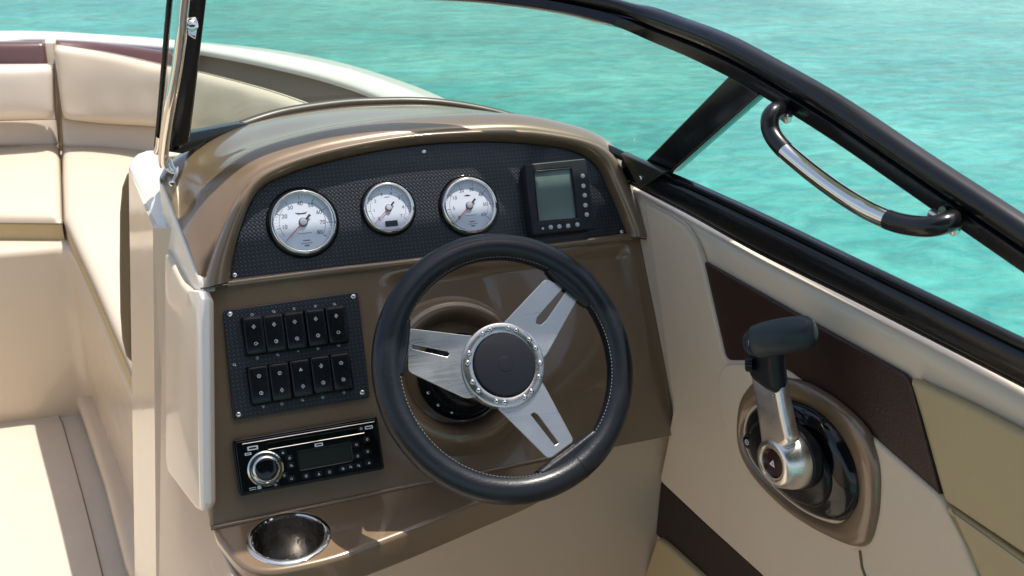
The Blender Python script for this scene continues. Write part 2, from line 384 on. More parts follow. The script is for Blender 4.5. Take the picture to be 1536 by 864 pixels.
def cushion(name, c0, c1, nrm, thick, r, bulge, m, parent=None, nu=48, nv=26, side_mat=None, wr=0.0, side_name='boxing', piping=0):
    """soft pad between two rails of points: rounded rim, crown, skirt"""
    A = resample(c0, nu); B = resample(c1, nu); nrm = Vector(nrm).normalized()
    Lu = sum((A[i+1]-A[i]).length for i in range(nu-1)); rows = []
    def tmap(i, n): t = i/(n-1); return .5-.5*math.cos(math.pi*t) if True else t
    A = resample(c0, 400); B = resample(c1, 400)
    for j in range(nv):
        t = tmap(j, nv); row = []
        for i in range(nu):
            s = tmap(i, nu); k = s*399; k0 = min(398, int(k)); f = k-k0
            a = A[k0].lerp(A[k0+1], f); b = B[k0].lerp(B[k0+1], f); p = a.lerp(b, t)
            Lv = (a-b).length; d = min(s*Lu, (1-s)*Lu, t*Lv, (1-t)*Lv)
            ds = [min(x, r) for x in (s*Lu, (1-s)*Lu, t*Lv, (1-t)*Lv)]
            q = math.sqrt(sum((r-x)**2 for x in ds)); q = min(q, r)
            h = -(r-math.sqrt(max(0, r*r-q*q)))
            h += bulge*(1-(2*s-1)**4)*(1-(2*t-1)**4)
            if wr: h += wr*noise.noise(p*9)*min(1, d/r)
            row.append(p+nrm*h)
        rows.append(row)
    V = [p for r_ in rows for p in r_]; Fc = []
    for j in range(nv-1):
        for i in range(nu-1): Fc.append((j*nu+i, j*nu+i+1, (j+1)*nu+i+1, (j+1)*nu+i))
    ring = [(0, i) for i in range(nu)]+[(j, nu-1) for j in range(1, nv)]+[(nv-1, i) for i in range(nu-2, -1, -1)]+[(j, 0) for j in range(nv-2, 0, -1)]
    def skirt(V, Fc, idx):
        base = len(V)
        for q in idx: V.append(V[q]-nrm*(thick-r))
        N = len(idx)
        for i in range(N): Fc.append((idx[i], base+i, base+(i+1) % N, idx[(i+1) % N]))
    idx = [j*nu+i for j, i in ring]
    if side_mat is None: skirt(V, Fc, idx)
    me = mesh_of(V, Fc); bm = bmesh.new(); bm.from_mesh(me); bmesh.ops.recalc_face_normals(bm, faces=bm.faces); bm.to_mesh(me); bm.free()
    o = sm(link(name, me, m, parent), 60)
    if piping:
        q = [V[k]+nrm*0 for k in idx]; mid = []
        for k in range(len(q)):
            mid.append(q[k]-nrm*(.0 if side_mat is not None else .004))
        cen = sum(mid, Vector())/len(mid)
        sm(link('piping', tube_mesh([p+(p-cen).normalized()*.001 for p in mid], .0020, seg=8, closed=True), M['seam'], o), 60)
    if side_mat is not None:
        V2 = [V[q] for q in idx]; F2 = []; skirt(V2, F2, list(range(len(idx))))
        link(side_name, mesh_of(V2, F2), side_mat, parent)
    return o, [V[q] for q in idx]

# ================================================================== SETTING
def build_setting():
    me = mesh_of([(-900, -900, -.35), (900, -900, -.35), (900, 900, -.35), (-900, 900, -.35)], [(0, 1, 2, 3)])
    struct(link('water', me, M['water']))
    # bow floor, raised hatch and channel
    fz = .21
    o = solid('bow_floor', [(-1.15, 3.0, fz), (-1.15, 1.3, fz), (.3, 1.3, fz), (.3, 3.0, fz)], (0, 0, -.05), M['floor'], bev=0); struct(o)
    o = solid('cockpit_floor', [(-1.25, 1.3-.003, fz), (-1.25, -1.8, fz), (.86, -1.8, fz), (.80, 1.3-.003, fz)], (0, 0, -.05), M['floor'], bev=0); struct(o)
build_setting()

def build_hull():
    t = thing('boat_hull', (.0, 1, .2), 'cream fibreglass boat hull with white gunwale curving round the open bow above turquoise water', 'boat hull')
    gz = 1.1
    out_px = [(-80, 47), (0, 47), (174, 54), (299, 64), (400, 74), (500, 92), (580, 115), (670, 150)]
    in_px = [(-80, 61), (0, 60), (83, 59), (243, 70), (299, 76), (400, 95), (500, 120), (590, 155)]
    outer = [zp(x, y, gz) for x, y in out_px]; inner = [zp(x, y, gz) for x, y in in_px]
    outer = [Vector((-1.55, 2.6, gz)), Vector((-1.25, 3.35, gz)), Vector((-.85, 3.8, gz))]+outer[1:]+[Vector((.875, 2.1, gz)), Vector((.89, 1.5, gz)), Vector((.91, .6, gz)), Vector((.93, -1.8, gz))]
    inner = [Vector((-1.32, 2.5, gz)), Vector((-1.08, 3.15, gz)), Vector((-.75, 3.55, gz))]+inner[1:]+[Vector((.74, 2.1, gz)), Vector((.79, 1.5, gz)), Vector((.83, .6, gz)), Vector((.87, -1.8, gz))]
    oc = resample(catmull(outer, 8), 120); ic = resample(catmull(inner, 8), 120)
    V = []
    rows = [[], [], [], [], [], [], [], []]
    for a, b in zip(oc, ic):
        d = (a-b).normalized()
        prof = [(b - Vector((0, 0, .014))), (b - Vector((0, 0, .006))), b+d*.006+Vector((0, 0, .004)), b.lerp(a, .5)+Vector((0, 0, .012)), a-d*.012+Vector((0, 0, .004)), a-Vector((0, 0, .012)), a-Vector((0, 0, .10))+d*.01, a-d*.02-Vector((0, 0, .5))]
        for r_, p in zip(rows, prof): r_.append(p)
    link('gunwale', grid_mesh(rows[:7]), M['white'], t)
    low = [[p for p in rows[6]], [Vector((p.x*.93, p.y*.97, .5)) for p in oc], [Vector((p.x*.8, p.y*.93, -.1)) for p in oc], [Vector((p.x*.5, p.y*.85, -.6)) for p in oc]]
    link('hull_side', grid_mesh(low), M['white'], t)
    # inner liner from the gunwale to the floor, port side and aft
    lin = [[p-Vector((0, 0, .010)) for p in ic[:32]], [Vector((p.x*.97, p.y*.985, .2)) for p in ic[:32]]]
    link('hull_liner', grid_mesh(lin), M['cream'], t)
    # port cockpit side (out of frame, closes the boat)
    solid('port_side', [(-1.32, 2.5, 1.1), (-1.25, -1.8, 1.1), (-1.25, -1.8, .16), (-1.32, 2.5, .16)], (-.2, 0, 0), M['cream'], t, bev=.02)
    solid('cockpit_side_liner', [(.80, 1.15, 1.20), (.86, -1.8, 1.20), (.86, -1.8, .16), (.80, 1.15, .16)], (.03, 0, 0), M['cream'], t, bev=0)
    # side deck between the windshield and the gunwale
    solid('side_deck', [(.765, 1.35, 1.085), (.80, .6, 1.085), (.87, -1.8, 1.085), (.92, -1.8, 1.085), (.90, .6, 1.085), (.885, 1.5, 1.085), (.86, 2.2, 1.085), (.74, 2.1, 1.085)], (0, 0, -.03), M['white'], t, bev=0)
    # the bow seat base
    bz = .73
    pts = [(-1.3, 2.80), tuple(zp(92, 369, bz)[:2]), tuple(zp(102, 372, bz)[:2]), tuple(zp(108, 384, bz)[:2]), tuple(zp(150, 478, bz)[:2]), tuple(zp(197, 592, bz)[:2]), (-.035, 1.70), (.6, 1.70), (.74, 2.1), (.62, 3.0), (.0, 3.72), (-1.0, 3.6)]
    solid('bow_seat_base', [Vector((x, y, bz)) for x, y in pts], (0, 0, -.56), M['cream'], t, bev=.022, seg=5)
    # toe kick along the seat base
    k = [zp(112, 607, .22), zp(126, 640, .22), zp(160, 745, .22), zp(190, 864, .22), zp(240, 1000, .22)]
    V = [p for p in k]+[Vector((.25, k[-1].y, .22)), Vector((.25, k[0].y, .22))]
    solid('kick_step', V, (0, 0, .05), M['cream'], t, bev=.02, seg=5)
    # forward deck under the maroon coaming
    solid('fore_floor', [(-1.3, 2.75, .2), (.3, 2.75, .2), (.3, 3.3, .2), (-1.0, 3.5, .2)], (0, 0, -.04), M['cream'], t, bev=0)
    # floor hatch
    h = thing('floor_hatch', zp(0, 700, .21), 'flat cream non-skid hatch in the sunlit bow floor', 'hatch')
    hp = catmull([zp(x, y, .2155).to_tuple() for x, y in [(-90, 612), (40, 612), (74, 613), (90, 627), (104, 672), (132, 775), (160, 890), (180, 990)]], 6)
    hp = hp+[zp(-160, 990, .2155)]
    solid('hatch_lid', hp, (0, 0, -.012), M['floor'], h, bev=.003)
    tube('hatch_gap', [p-Vector((0, 0, .004)) for p in hp[:-1]], .0022, M['seam'], h, seg=6)
    for i, (x, y) in enumerate([(86, 613), (166, 601)]):
        P = zp(x, y, .217 if i == 0 else .27)
        d = thing('deck_fitting', P, ['small chrome latch at the far right corner of the floor hatch', 'small chrome fitting on the step beside the starboard seat base'][i], 'deck fitting', 'chrome fittings on the bow floor')
        lathe('flange', [(.0, .004), (.006, .0045), (.014, .004), (.017, .001), (.018, -.001)], M['chrome'], d, Matrix.Translation(P), 24)
        tube('latch_tongue', [P+Vector((-.014, -.004, .006)), P+Vector((0, 0, .009)), P+Vector((.016, .004, .006))], .003, M['chrome'], d, seg=8)
    return t
HULL = build_hull()

def build_seats():
    # --- port side of the bow: seat, backrest pillow, lumbar strip
    up = (0, 0, 1)
    s = thing('bow_seat_cushion', zp(20, 270, .73), 'square cream bow seat cushion at the left edge of the photo', 'seat cushion', 'cream cushions of the bow seat')
    z = .80
    cushion('seat_pad', [zp(-130, 322, z), zp(91, 324, z)], [zp(-130, 211, z), zp(87, 209, z)], up, .075, .022, .006, M['vinyl'], s, side_mat=M['vinyl_g'], piping=1)
    s = thing('bow_seat_cushion', zp(170, 300, .73), 'long cream seat cushion running along the starboard side of the bow', 'seat cushion', 'cream cushions of the bow seat')
    inner = catmull([zp(95, 322, z), zp(110, 356, z), zp(140, 420, z), zp(168, 484, z), zp(196, 548, z), zp(215, 590, z)], 6)
    inner = [zp(93, 209, z), zp(93, 262, z)]+inner
    outer = [Vector((.13, 3.47, z)), Vector((.36, 3.2, z)), Vector((.52, 2.7, z)), Vector((.6, 1.75, z))]
    cushion('seat_pad', inner, outer, up, .075, .02, .004, M['vinyl'], s, nu=70, nv=30, side_mat=M['vinyl_g'], piping=1)
    # lumbar strips
    n1 = (0, -1, .15)
    s = thing('lumbar_bolster', yp(20, 200, 3.5), 'low pale vinyl strip under the left backrest pillow', 'bolster', 'pale strips under the backrests')
    cushion('bolster_pad', [yp(-120, 222, 3.5), yp(87, 222, 3.5)], [yp(-120, 172, 3.54), yp(84, 170, 3.54)], n1, .05, .02, .012, M['vinyl_l'], s)
    s = thing('lumbar_bolster', yp(160, 205, 3.4), 'low pale vinyl strip under the curved starboard backrest', 'bolster', 'pale strips under the backrests')
    bot = catmull([yp(92, 222, 3.46), yp(150, 226, 3.44), yp(232, 236, 3.32), yp(310, 255, 3.08), yp(400, 280, 2.8)], 6)
    top = catmull([yp(89, 172, 3.50), yp(150, 178, 3.48), yp(234, 184, 3.36), yp(310, 196, 3.12), yp(400, 205, 2.84)], 6)
    cushion('bolster_pad', bot, top, (-.35, -.9, .15), .06, .02, .012, M['vinyl_l'], s, nu=60)
    # pillows
    s = thing('backrest_pillow', yp(20, 140, 3.42), 'plump pale tan backrest pillow at the left edge of the photo', 'backrest', 'backrests round the bow')
    _, ring = cushion('pillow_pad', [yp(-120, 184, 3.42), yp(82, 180, 3.42)], [yp(-120, 98, 3.44), yp(79, 97, 3.44)], n1, .09, .03, .018, M['vinyl_l'], s, wr=.004, piping=2)
    s = thing('backrest_pillow', yp(200, 140, 3.4), 'long curved tan backrest pad sweeping behind the windshield post', 'backrest', 'backrests round the bow')
    bot = catmull([yp(90, 179, 3.40), yp(150, 186, 3.38), yp(232, 191, 3.24), yp(300, 199, 3.0), yp(400, 206, 2.68), yp(480, 212, 2.42)], 6)
    top = catmull([yp(75, 66, 3.46), yp(150, 78, 3.44), yp(240, 98, 3.30), yp(300, 110, 3.08), yp(400, 137, 2.76), yp(478, 165, 2.5)], 6)
    cushion('pillow_pad', bot, top, (-.35, -.9, .2), .08, .026, .016, M['vinyl'], s, nu=80, nv=30, wr=.006, piping=2)
    # coaming
    s = thing('coaming_pad', yp(20, 78, 3.55), 'maroon coaming pad above the left backrest pillow', 'coaming pad', 'maroon pads along the coaming')
    cushion('pad', [yp(-120, 102, 3.58), yp(72, 102, 3.58)], [yp(-120, 62, 3.62), yp(67, 63, 3.62)], n1, .05, .014, .008, M['maroon_c'], s)
    s = thing('coaming_pad', yp(160, 80, 3.5), 'maroon coaming pad above the curved starboard backrest', 'coaming pad', 'maroon pads along the coaming')
    cushion('pad', catmull([yp(84, 84, 3.55), yp(150, 94, 3.52), yp(262, 122, 3.34)], 6), catmull([yp(82, 60, 3.60), yp(150, 64, 3.58), yp(262, 79, 3.40)], 6), (-.3, -.9, .2), .05, .012, .006, M['maroon_c'], s)
    s = HULL
    a = catmull([zp(244, 72, 1.08), zp(299, 78, 1.08), zp(400, 97, 1.08), zp(500, 122, 1.08), zp(590, 158, 1.08)], 6)
    b = [p-Vector((0.03, .03, .12)) for p in a]; c = [p-Vector((0.04, .04, .36)) for p in a]
    loft('coaming_liner', [a, b, c], M['taupe'], s, n=60, thick=.01)
    solid('coaming_divider', [yp(66, 63, 3.63), yp(83, 63, 3.63), yp(90, 215, 3.56), yp(78, 215, 3.56)], (0, .08, 0), M['cream'], s, bev=.006)
    # filler liner behind backrests
    # narrow pad on the bulkhead
    s = thing('bulkhead_pad', yp(185, 400, 1.70), 'khaki backrest pad seen edge-on against the white bulkhead', 'backrest')
    pts = [yp(x, y, 1.69) for x, y in [(200, 252), (188, 262), (181, 282), (177.5, 320), (177, 400), (178, 470), (181, 510), (187, 535), (200, 550)]]
    solid('pad_edge', pts, (.04, .06, 0), M['vinyl_e'], s, bev=.006, seg=3)
build_seats()

# ================================================================== CONSOLE
FACE_TL = FACE.uv(300, 432); PANEL_B = FACE.uv(345, 425)
def face_outline():
    pass
BOSS = (FACE.uv(692, 548))
def build_console():
    t = thing('helm_console', BASE, 'glossy metallic brown helm console with arched hood and protruding shelf', 'console')
    px_o = [(303, 434), (311, 400), (329, 350), (352, 300), (374, 270), (400, 252), (440, 236), (500, 219), (600, 202), (700, 195), (780, 193), (840, 200), (890, 212), (922, 232), (944, 270), (960, 310), (972, 348), (976, 360)]
    px_i = [(345, 424), (350, 385), (364, 335), (381, 295), (400, 275), (427, 262), (470, 247), (560, 226), (650, 214), (740, 211), (820, 217), (868, 228), (896, 247), (914, 282), (927, 312), (937, 337), (942, 350), (943, 356)]
    WO = .012
    oc = resample(catmull([FACE.p(*FACE.uv(x, y, WO), WO) for x, y in px_o], 6), 110)
    ic = resample(catmull([FACE.p(*FACE.uv(x, y, .004), .004) for x, y in px_i], 6), 110)
    n = FACE.n
    # hood: from the recessed panel edge, over a convex brow, to the outer rim and over it
    rows = []
    for k, (f, wv) in enumerate([(-.02, -.016), (0, -.004), (.04, .006), (.12, .013), (.3, .020), (.5, .0235), (.7, .022), (.86, .016), (.96, .007), (1.0, -.003), (1.0, -.012)]):
        row = []
        for a, b in zip(ic, oc):
            d = b-a; wa = (a-BASE).dot(n)
            q = a+d*f; q = q-n*((q-BASE).dot(n))+n*wv; row.append(q)
        rows.append(row)
    link('hood_brow', grid_mesh(rows), M['brown'], t)
    # top deck
    O = rows[-2]
    O = resample(O, 90)
    px_m = [(268, 335, 1.385), (272, 305, 1.42), (289, 264, 1.45), (320, 240, 1.465), (359, 222, 1.475), (430, 203, 1.49), (500, 189, 1.50), (600, 177, 1.51), (700, 172, 1.50), (780, 176, 1.49), (850, 193, 1.47), (900, 212, 1.45), (935, 240, 1.42), (962, 290, 1.38), (974, 330, 1.34)]
    px_l = [(241, 268, 1.44), (252, 248, 1.50), (280, 226, 1.54), (315, 207, 1.58), (355, 191, 1.62), (420, 173, 1.655), (500, 161, 1.68), (560, 157, 1.69), (640, 157, 1.69), (720, 169, 1.66), (795, 188, 1.61), (850, 207, 1.56), (900, 232, 1.50), (945, 268, 1.43), (968, 305, 1.37)]
    mc = catmull([yp(*q) for q in px_m], 6); lc = catmull([yp(*q) for q in px_l], 6)
    mc = resample(mc, 90); lc = resample(lc, 90)
    om = []; ml = []; om2 = []
    for a, b, c in zip(O, mc, lc):
        om.append(a.lerp(b, .12)+Vector((0, 0, .010))); om2.append(a.lerp(b, .5)+Vector((0, 0, .016))); ml.append(b.lerp(c, .5)+Vector((0, 0, .004)))
    drop = [p+Vector((0, .03, -.03)) for p in lc]; drop2 = [p+Vector((0, .05, -.22)) for p in lc]
    o = loft('top_deck', [O, om, om2, mc, ml, lc, drop, drop2], M['brown'], t, n=90, sub=5)
    # raised rear lip
    px2 = [(300, 213, 1.565), (352, 193, 1.615), (420, 171, 1.65), (500, 158, 1.675), (560, 154, 1.685), (640, 154, 1.685), (720, 165, 1.655), (790, 184, 1.61), (850, 207, 1.56), (900, 232, 1.50)]
    pl = catmull([yp(*q)-Vector((0, 0, .001)) for q in px2], 6)
    tube('rear_lip', pl, .0105, M['brown_l'], t, seg=14)
    # face below the brow, as a moulded sheet: recess round the helm and a mound for the steering bezel
    L0 = FACE.uv(300, 430); L1 = FACE.uv(315, 791); Rr0 = FACE.uv(976, 358); Rr1 = FACE.uv(1010, 630)
    vt = FACE.uv(345, 425)[1]+.006; vb = -.128
    ru0 = FACE.uv(590, 500)[0]; ru1 = FACE.uv(957, 400)[0]; rv1 = FACE.uv(690, 394)[1]
    def sst(a, b, x):
        x = min(1, max(0, (x-a)/(b-a))); return x*x*(3-2*x)
    def wfun(u, v):
        rec = sst(ru0-.02, ru0+.05, u)*(1-sst(ru1-.028, ru1-.004, u))*(1-sst(rv1-.022, rv1, v))*sst(vb+.003, vb+.03, v)
        w_ = -.016*rec*sst(-.03, .15, v)
        r_ = math.hypot(u-BOSS[0], (v-BOSS[1]))
        w_ += .0016*noise.noise(Vector((u*7, v*9, 3)))
        w_ -= .012*(1-sst(vb, vb+.016, v))*0
        return w_
    rows = []; NV, NU = 100, 190
    for j in range(NV+1):
        t_ = j/NV; v = vb+(vt-vb)*t_; row = []
        uL = L1[0]+(L0[0]-L1[0])*t_; uR = Rr1[0]+(Rr0[0]-Rr1[0])*t_
        for i in range(NU+1):
            u = uL+(uR-uL)*i/NU; row.append(FACE.p(u, v, wfun(u, v)))
        rows.append(row)
    # turn the sheet's side and upper rims back so it reads as a thick moulding
    rows = [[r_[0]-n*.05]+[r_[0]-n*.004-Vector((0, 0, 0))]+[q for q in r_[1:-1]]+[r_[-1]-n*.004, r_[-1]-n*.05] for r_ in rows]
    link('console_face', grid_mesh(rows), M['brown'], t)
    # fine ledge under the gauge panel, between brow ends
    a = [FACE.p(FACE.uv(x, y)[0], FACE.uv(x, y)[1], .002) for x, y in [(340, 427), (480, 409), (640, 391), (800, 372), (948, 355)]]
    tube('panel_ledge', catmull(a, 6), .0055, M['brown'], t, seg=12)
    for pts in ([(301, 433), (343, 427)], [(946, 357), (977, 360)]):
        a = [FACE.p(*FACE.uv(x, y, .0155), .0155) for x, y in pts]; 
        tube('moulding_joint', [a[0], a[0].lerp(a[1], .5)+n*.004, a[1]], .0012, M['brown_d'], t, seg=6)
    # shelf
    SZ = .918
    top = [(316, 792), (450, 764), (620, 727), (800, 692), (884, 672)]
    front = [(884, 672), (868, 682), (840, 698), (790, 724), (717, 754), (635, 788), (560, 817), (500, 838), (440, 852), (400, 857), (372, 852), (350, 836), (325, 805)]
    tp = [zp(x, y, SZ) for x, y in top]; tp = [p+Vector((0, .02, 0)) for p in tp]
    fp_ = [zp(x, y, SZ) for x, y in front]
    fp_ = catmull(fp_, 5)
    sh = Frame((0, 0, SZ), (1, 0, 0), (0, 1, 0))
    outline = [(p.x, p.y) for p in tp]+[(p.x, p.y) for p in fp_]
    outline = outline[::-1]
    cc = zp(433.5, 807, SZ)
    me = plate('shelf', outline, M['brown'], t, Matrix.Translation((0, 0, SZ-.05)), .05, .007, holes=[circ(.0485, 48, cc.x, cc.y)], bres=4)
    # crisp seam where face meets shelf
    tube('shelf_joint', [zp(x, y, SZ+.001)+Vector((0, -.001, 0)) for x, y in top], .003, M['brown'], t, seg=8)
    # beige lower part of the console
    yb = 1.155
    pts = [yp(x, y, yb) for x, y in [(327, 800), (1012, 600)]]
    pts = [Vector((.055, yb, .93)), Vector((.752, yb, .93)), Vector((.752, yb, .16)), Vector((-.02, yb, .16))]
    solid('lower_panel', pts, (0, .03, 0), M['cream_s'], t, bev=.004)
    # port side of the console
    P1 = FACE.p(*FACE.uv(301, 433)); P2 = FACE.p(*FACE.uv(306, 765)); P3 = yp(247, 345, 1.45)
    pn = (P2-P1).cross(P3-P1).normalized()
    if pn.x > 0: pn = -pn
    side = lambda x, y, w_=0: onp(x, y, P1+pn*w_, pn)
    pts = [side(x, y, -.010) for x, y in [(246, 300), (300, 425), (312, 770), (322, 800), (352, 870), (380, 1000), (236, 1000), (238, 860), (242, 500)]]
    solid('console_side', pts, -pn*.015, M['cream_s'], t, bev=.003)
    pts = [side(x, y, .012) for x, y in [(246, 372), (259, 398), (272, 424), (281, 434), (297, 437), (303, 450), (305.5, 757), (300, 768), (292, 764), (250, 708), (247, 690), (246, 500)]]
    d = solid('side_panel', pts, -pn*.018, M['cream'], t, bev=.006, seg=4)
    pts = [side(x, y, .0138) for x, y in [(280, 434), (298, 436), (303, 448), (305.5, 757), (301, 768), (298, 760), (295, 600), (290, 480)]]
    solid('panel_rim', pts, -pn*.012, M['white'], d, bev=.003, seg=4)
    # white caps over the bulkhead and the console side
    b = thing('helm_bulkhead', yp(215, 600, 1.5), 'white bulkhead pillar beside the walkthrough, under the windshield post', 'bulkhead')
    def planar(A, B, C_, px):
        nn = (B-A).cross(C_-A).normalized(); nn = nn if nn.z > 0 else -nn
        return [onp(x, y, A, nn) for x, y in px], nn
    cap, nn = planar(yp(192, 250, 1.62), yp(232, 226, 1.60), yp(240, 345, 1.42), [(191, 252), (196, 238), (207, 229), (221, 224), (236, 224), (242, 250), (250, 345), (230, 346)])
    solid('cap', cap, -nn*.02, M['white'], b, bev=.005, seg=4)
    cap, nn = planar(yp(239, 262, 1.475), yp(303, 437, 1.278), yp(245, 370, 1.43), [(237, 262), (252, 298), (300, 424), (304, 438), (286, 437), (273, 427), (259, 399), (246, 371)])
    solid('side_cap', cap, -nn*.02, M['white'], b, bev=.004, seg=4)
    f = [yp(193, 252, 1.62), yp(230, 342, 1.425), yp(236, 1050, 1.425), yp(205, 1050, 1.62)]
    solid('pillar_face', f, (.03, .03, 0), M['cream'], b, bev=0)
    f = [yp(229.5, 342, 1.424), yp(257, 342, 1.408), yp(268, 1050, 1.408), yp(236, 1050, 1.424)]
    solid('pillar_edge', f, (.0, .03, 0), M['cream'], b, bev=0)
    solid('bulkhead_core', [(.015, 1.66, .2), (.06, 1.66, 1.27), (.72, 1.66, 1.27), (.72, 1.66, .2)], (0, .04, 0), M['cream'], b, bev=.004)
    # cup holder
    cup = thing('cup_holder', cc, 'round stainless steel cup holder let into the brown console shelf', 'cup holder')
    lathe('cup_wall', [(0, -.085), (.037, -.085), (.0405, -.083), (.042, -.078), (.0448, -.004), (.0455, .0005)], M['cupsteel'], cup, Matrix.Translation(cc), 72)
    lathe('cup_rim', [(.0452, -.004), (.0452, .0015), (.047, .0032), (.0505, .0036), (.0535, .0022), (.0545, .0004), (.0545, -.001)], M['chrome'], cup, Matrix.Translation(cc), 72)
    lathe('drain', [(0, .003), (.009, .003), (.0105, .0)], M['chrome'], cup, Matrix.Translation(cc-Vector((0, 0, .0848))), 24)
    return t
M['cream_s'] = mat('smooth beige gelcoat', (.60, .46, .33), .42, coat=.3, coat_r=.2, var=.05, vscale=4)
console = build_console()

# ------------------------------------------------------------------ small marks
def glyphs():
    def ring(r, w_, n=14): return [(circ(r, n), [circ(r-w_, n)])]
    def bar(w_, h, x=0, y=0): return [(rect(w_, h, x, y), [])]
    def dia(r, w_): return [([(0, r*1.25), (-r, 0), (0, -r*1.25), (r, 0)][::-1], [[(0, (r-w_)*1.2), (-(r-w_), 0), (0, -(r-w_)*1.2), (r-w_, 0)][::-1]])]
    u = .0024
    S = [ring(u, .0006)+bar(.0012, .0012), dia(u, .0007)+bar(.0009, .0014), ring(u, .0006)+bar(.0006, .0034, .0002),
         dia(u, .0006)+bar(.0018, .0006), ring(u*.9, .0006)+bar(.0022, .0006, .002, 0), bar(.0045, .0007, 0, .0012)+bar(.003, .0007, 0, -.0002)+bar(.0038, .0007, 0, -.0016),
         [([(-.0024, -.0018), (.0024, -.0018), (0, .0024)], [circ(.0007, 8, 0, -.0004)])], ring(u*.8, .0006)+[([(.0012, -.0022), (.0034, -.0022), (.0022, .0004)], [])]]
    out = []
    for s in S:
        bm = bmesh.new()
        for o_, h_ in s:
            me = plate_mesh(o_, h_, .0003, 0, 0); bm.from_mesh(me); bpy.data.meshes.remove(me)
        me = bpy.data.meshes.new('glyph'); bm.to_mesh(me); bm.free(); me.materials.append(M['mark']); out.append(me)
    return out
GL = glyphs()
def mark(k, parent, mw, name='symbol'):
    return link(name, GL[k % len(GL)], None, parent, mw, smooth=False)
def screw_mesh():
    bm = bmesh.new(); a = lathe_mesh([(0, .0028), (.0025, .0026), (.0042, .0016), (.0046, 0)], 20)
    b = plate_mesh(rect(.0052, .0009), [], .0003, 0, 0); b.transform(Matrix.Translation((0, 0, .0027)))
    bm.from_mesh(a); k = len(bm.faces); bm.from_mesh(b)
    me = bpy.data.meshes.new('screw'); 
    for i, f in enumerate(bm.faces): f.material_index = 0 if i < k else 1; f.smooth = i < k
    bm.to_mesh(me); bm.free(); me.materials.clear(); me.materials.append(M['chrome']); me.materials.append(M['ink']); return me
SCR = screw_mesh()
def screw(parent, mw, sc=1, name='screw'):
    return link(name, SCR, None, parent, mw @ Matrix.Rotation(random.random()*3, 4, 'Z') @ Matrix.Scale(sc, 4), smooth=False)
def text_mesh(txt, size, ext=.0001):
    cu = bpy.data.curves.new('t', 'FONT'); cu.body = txt; cu.size = size; cu.align_x = 'CENTER'; cu.align_y = 'CENTER'; cu.extrude = ext
    o = bpy.data.objects.new('t', cu); COL.objects.link(o); me = bpy.data.meshes.new_from_object(o)
    bpy.data.objects.remove(o); bpy.data.curves.remove(cu); me.materials.clear(); return me

# ------------------------------------------------------------------ gauge panel and gauges
def build_panel():
    PW0 = -.010
    t = console
    px = [(346, 421), (350, 388), (362, 340), (379, 300), (398, 279), (427, 265), (470, 250), (560, 229), (650, 217), (740, 214), (820, 220), (866, 231), (892, 249), (910, 284), (926, 318), (937, 345), (941, 352), (936, 357)]
    cur = catmull([(*FACE.uv(x, y, -.004), 0) for x, y in px], 5)
    B = [FACE.uv(x, y, -.004) for x, y in [(860, 367), (620, 395), (480, 412), (352, 426)]]
    out = [(p[0], p[1]) for p in cur]+B
    out = out[::-1]
    pb = plate('gauge_panel', out, M['carbon'], t, FACE.M(0, 0, PW0), .009, .001)
    top = PW0+.009
    for x, y in [(352, 413), (636, 227), (933, 348)]:
        screw(pb, FACE.M(*FACE.uv(x, y, top), top), .85)
    return top
PT = build_panel()

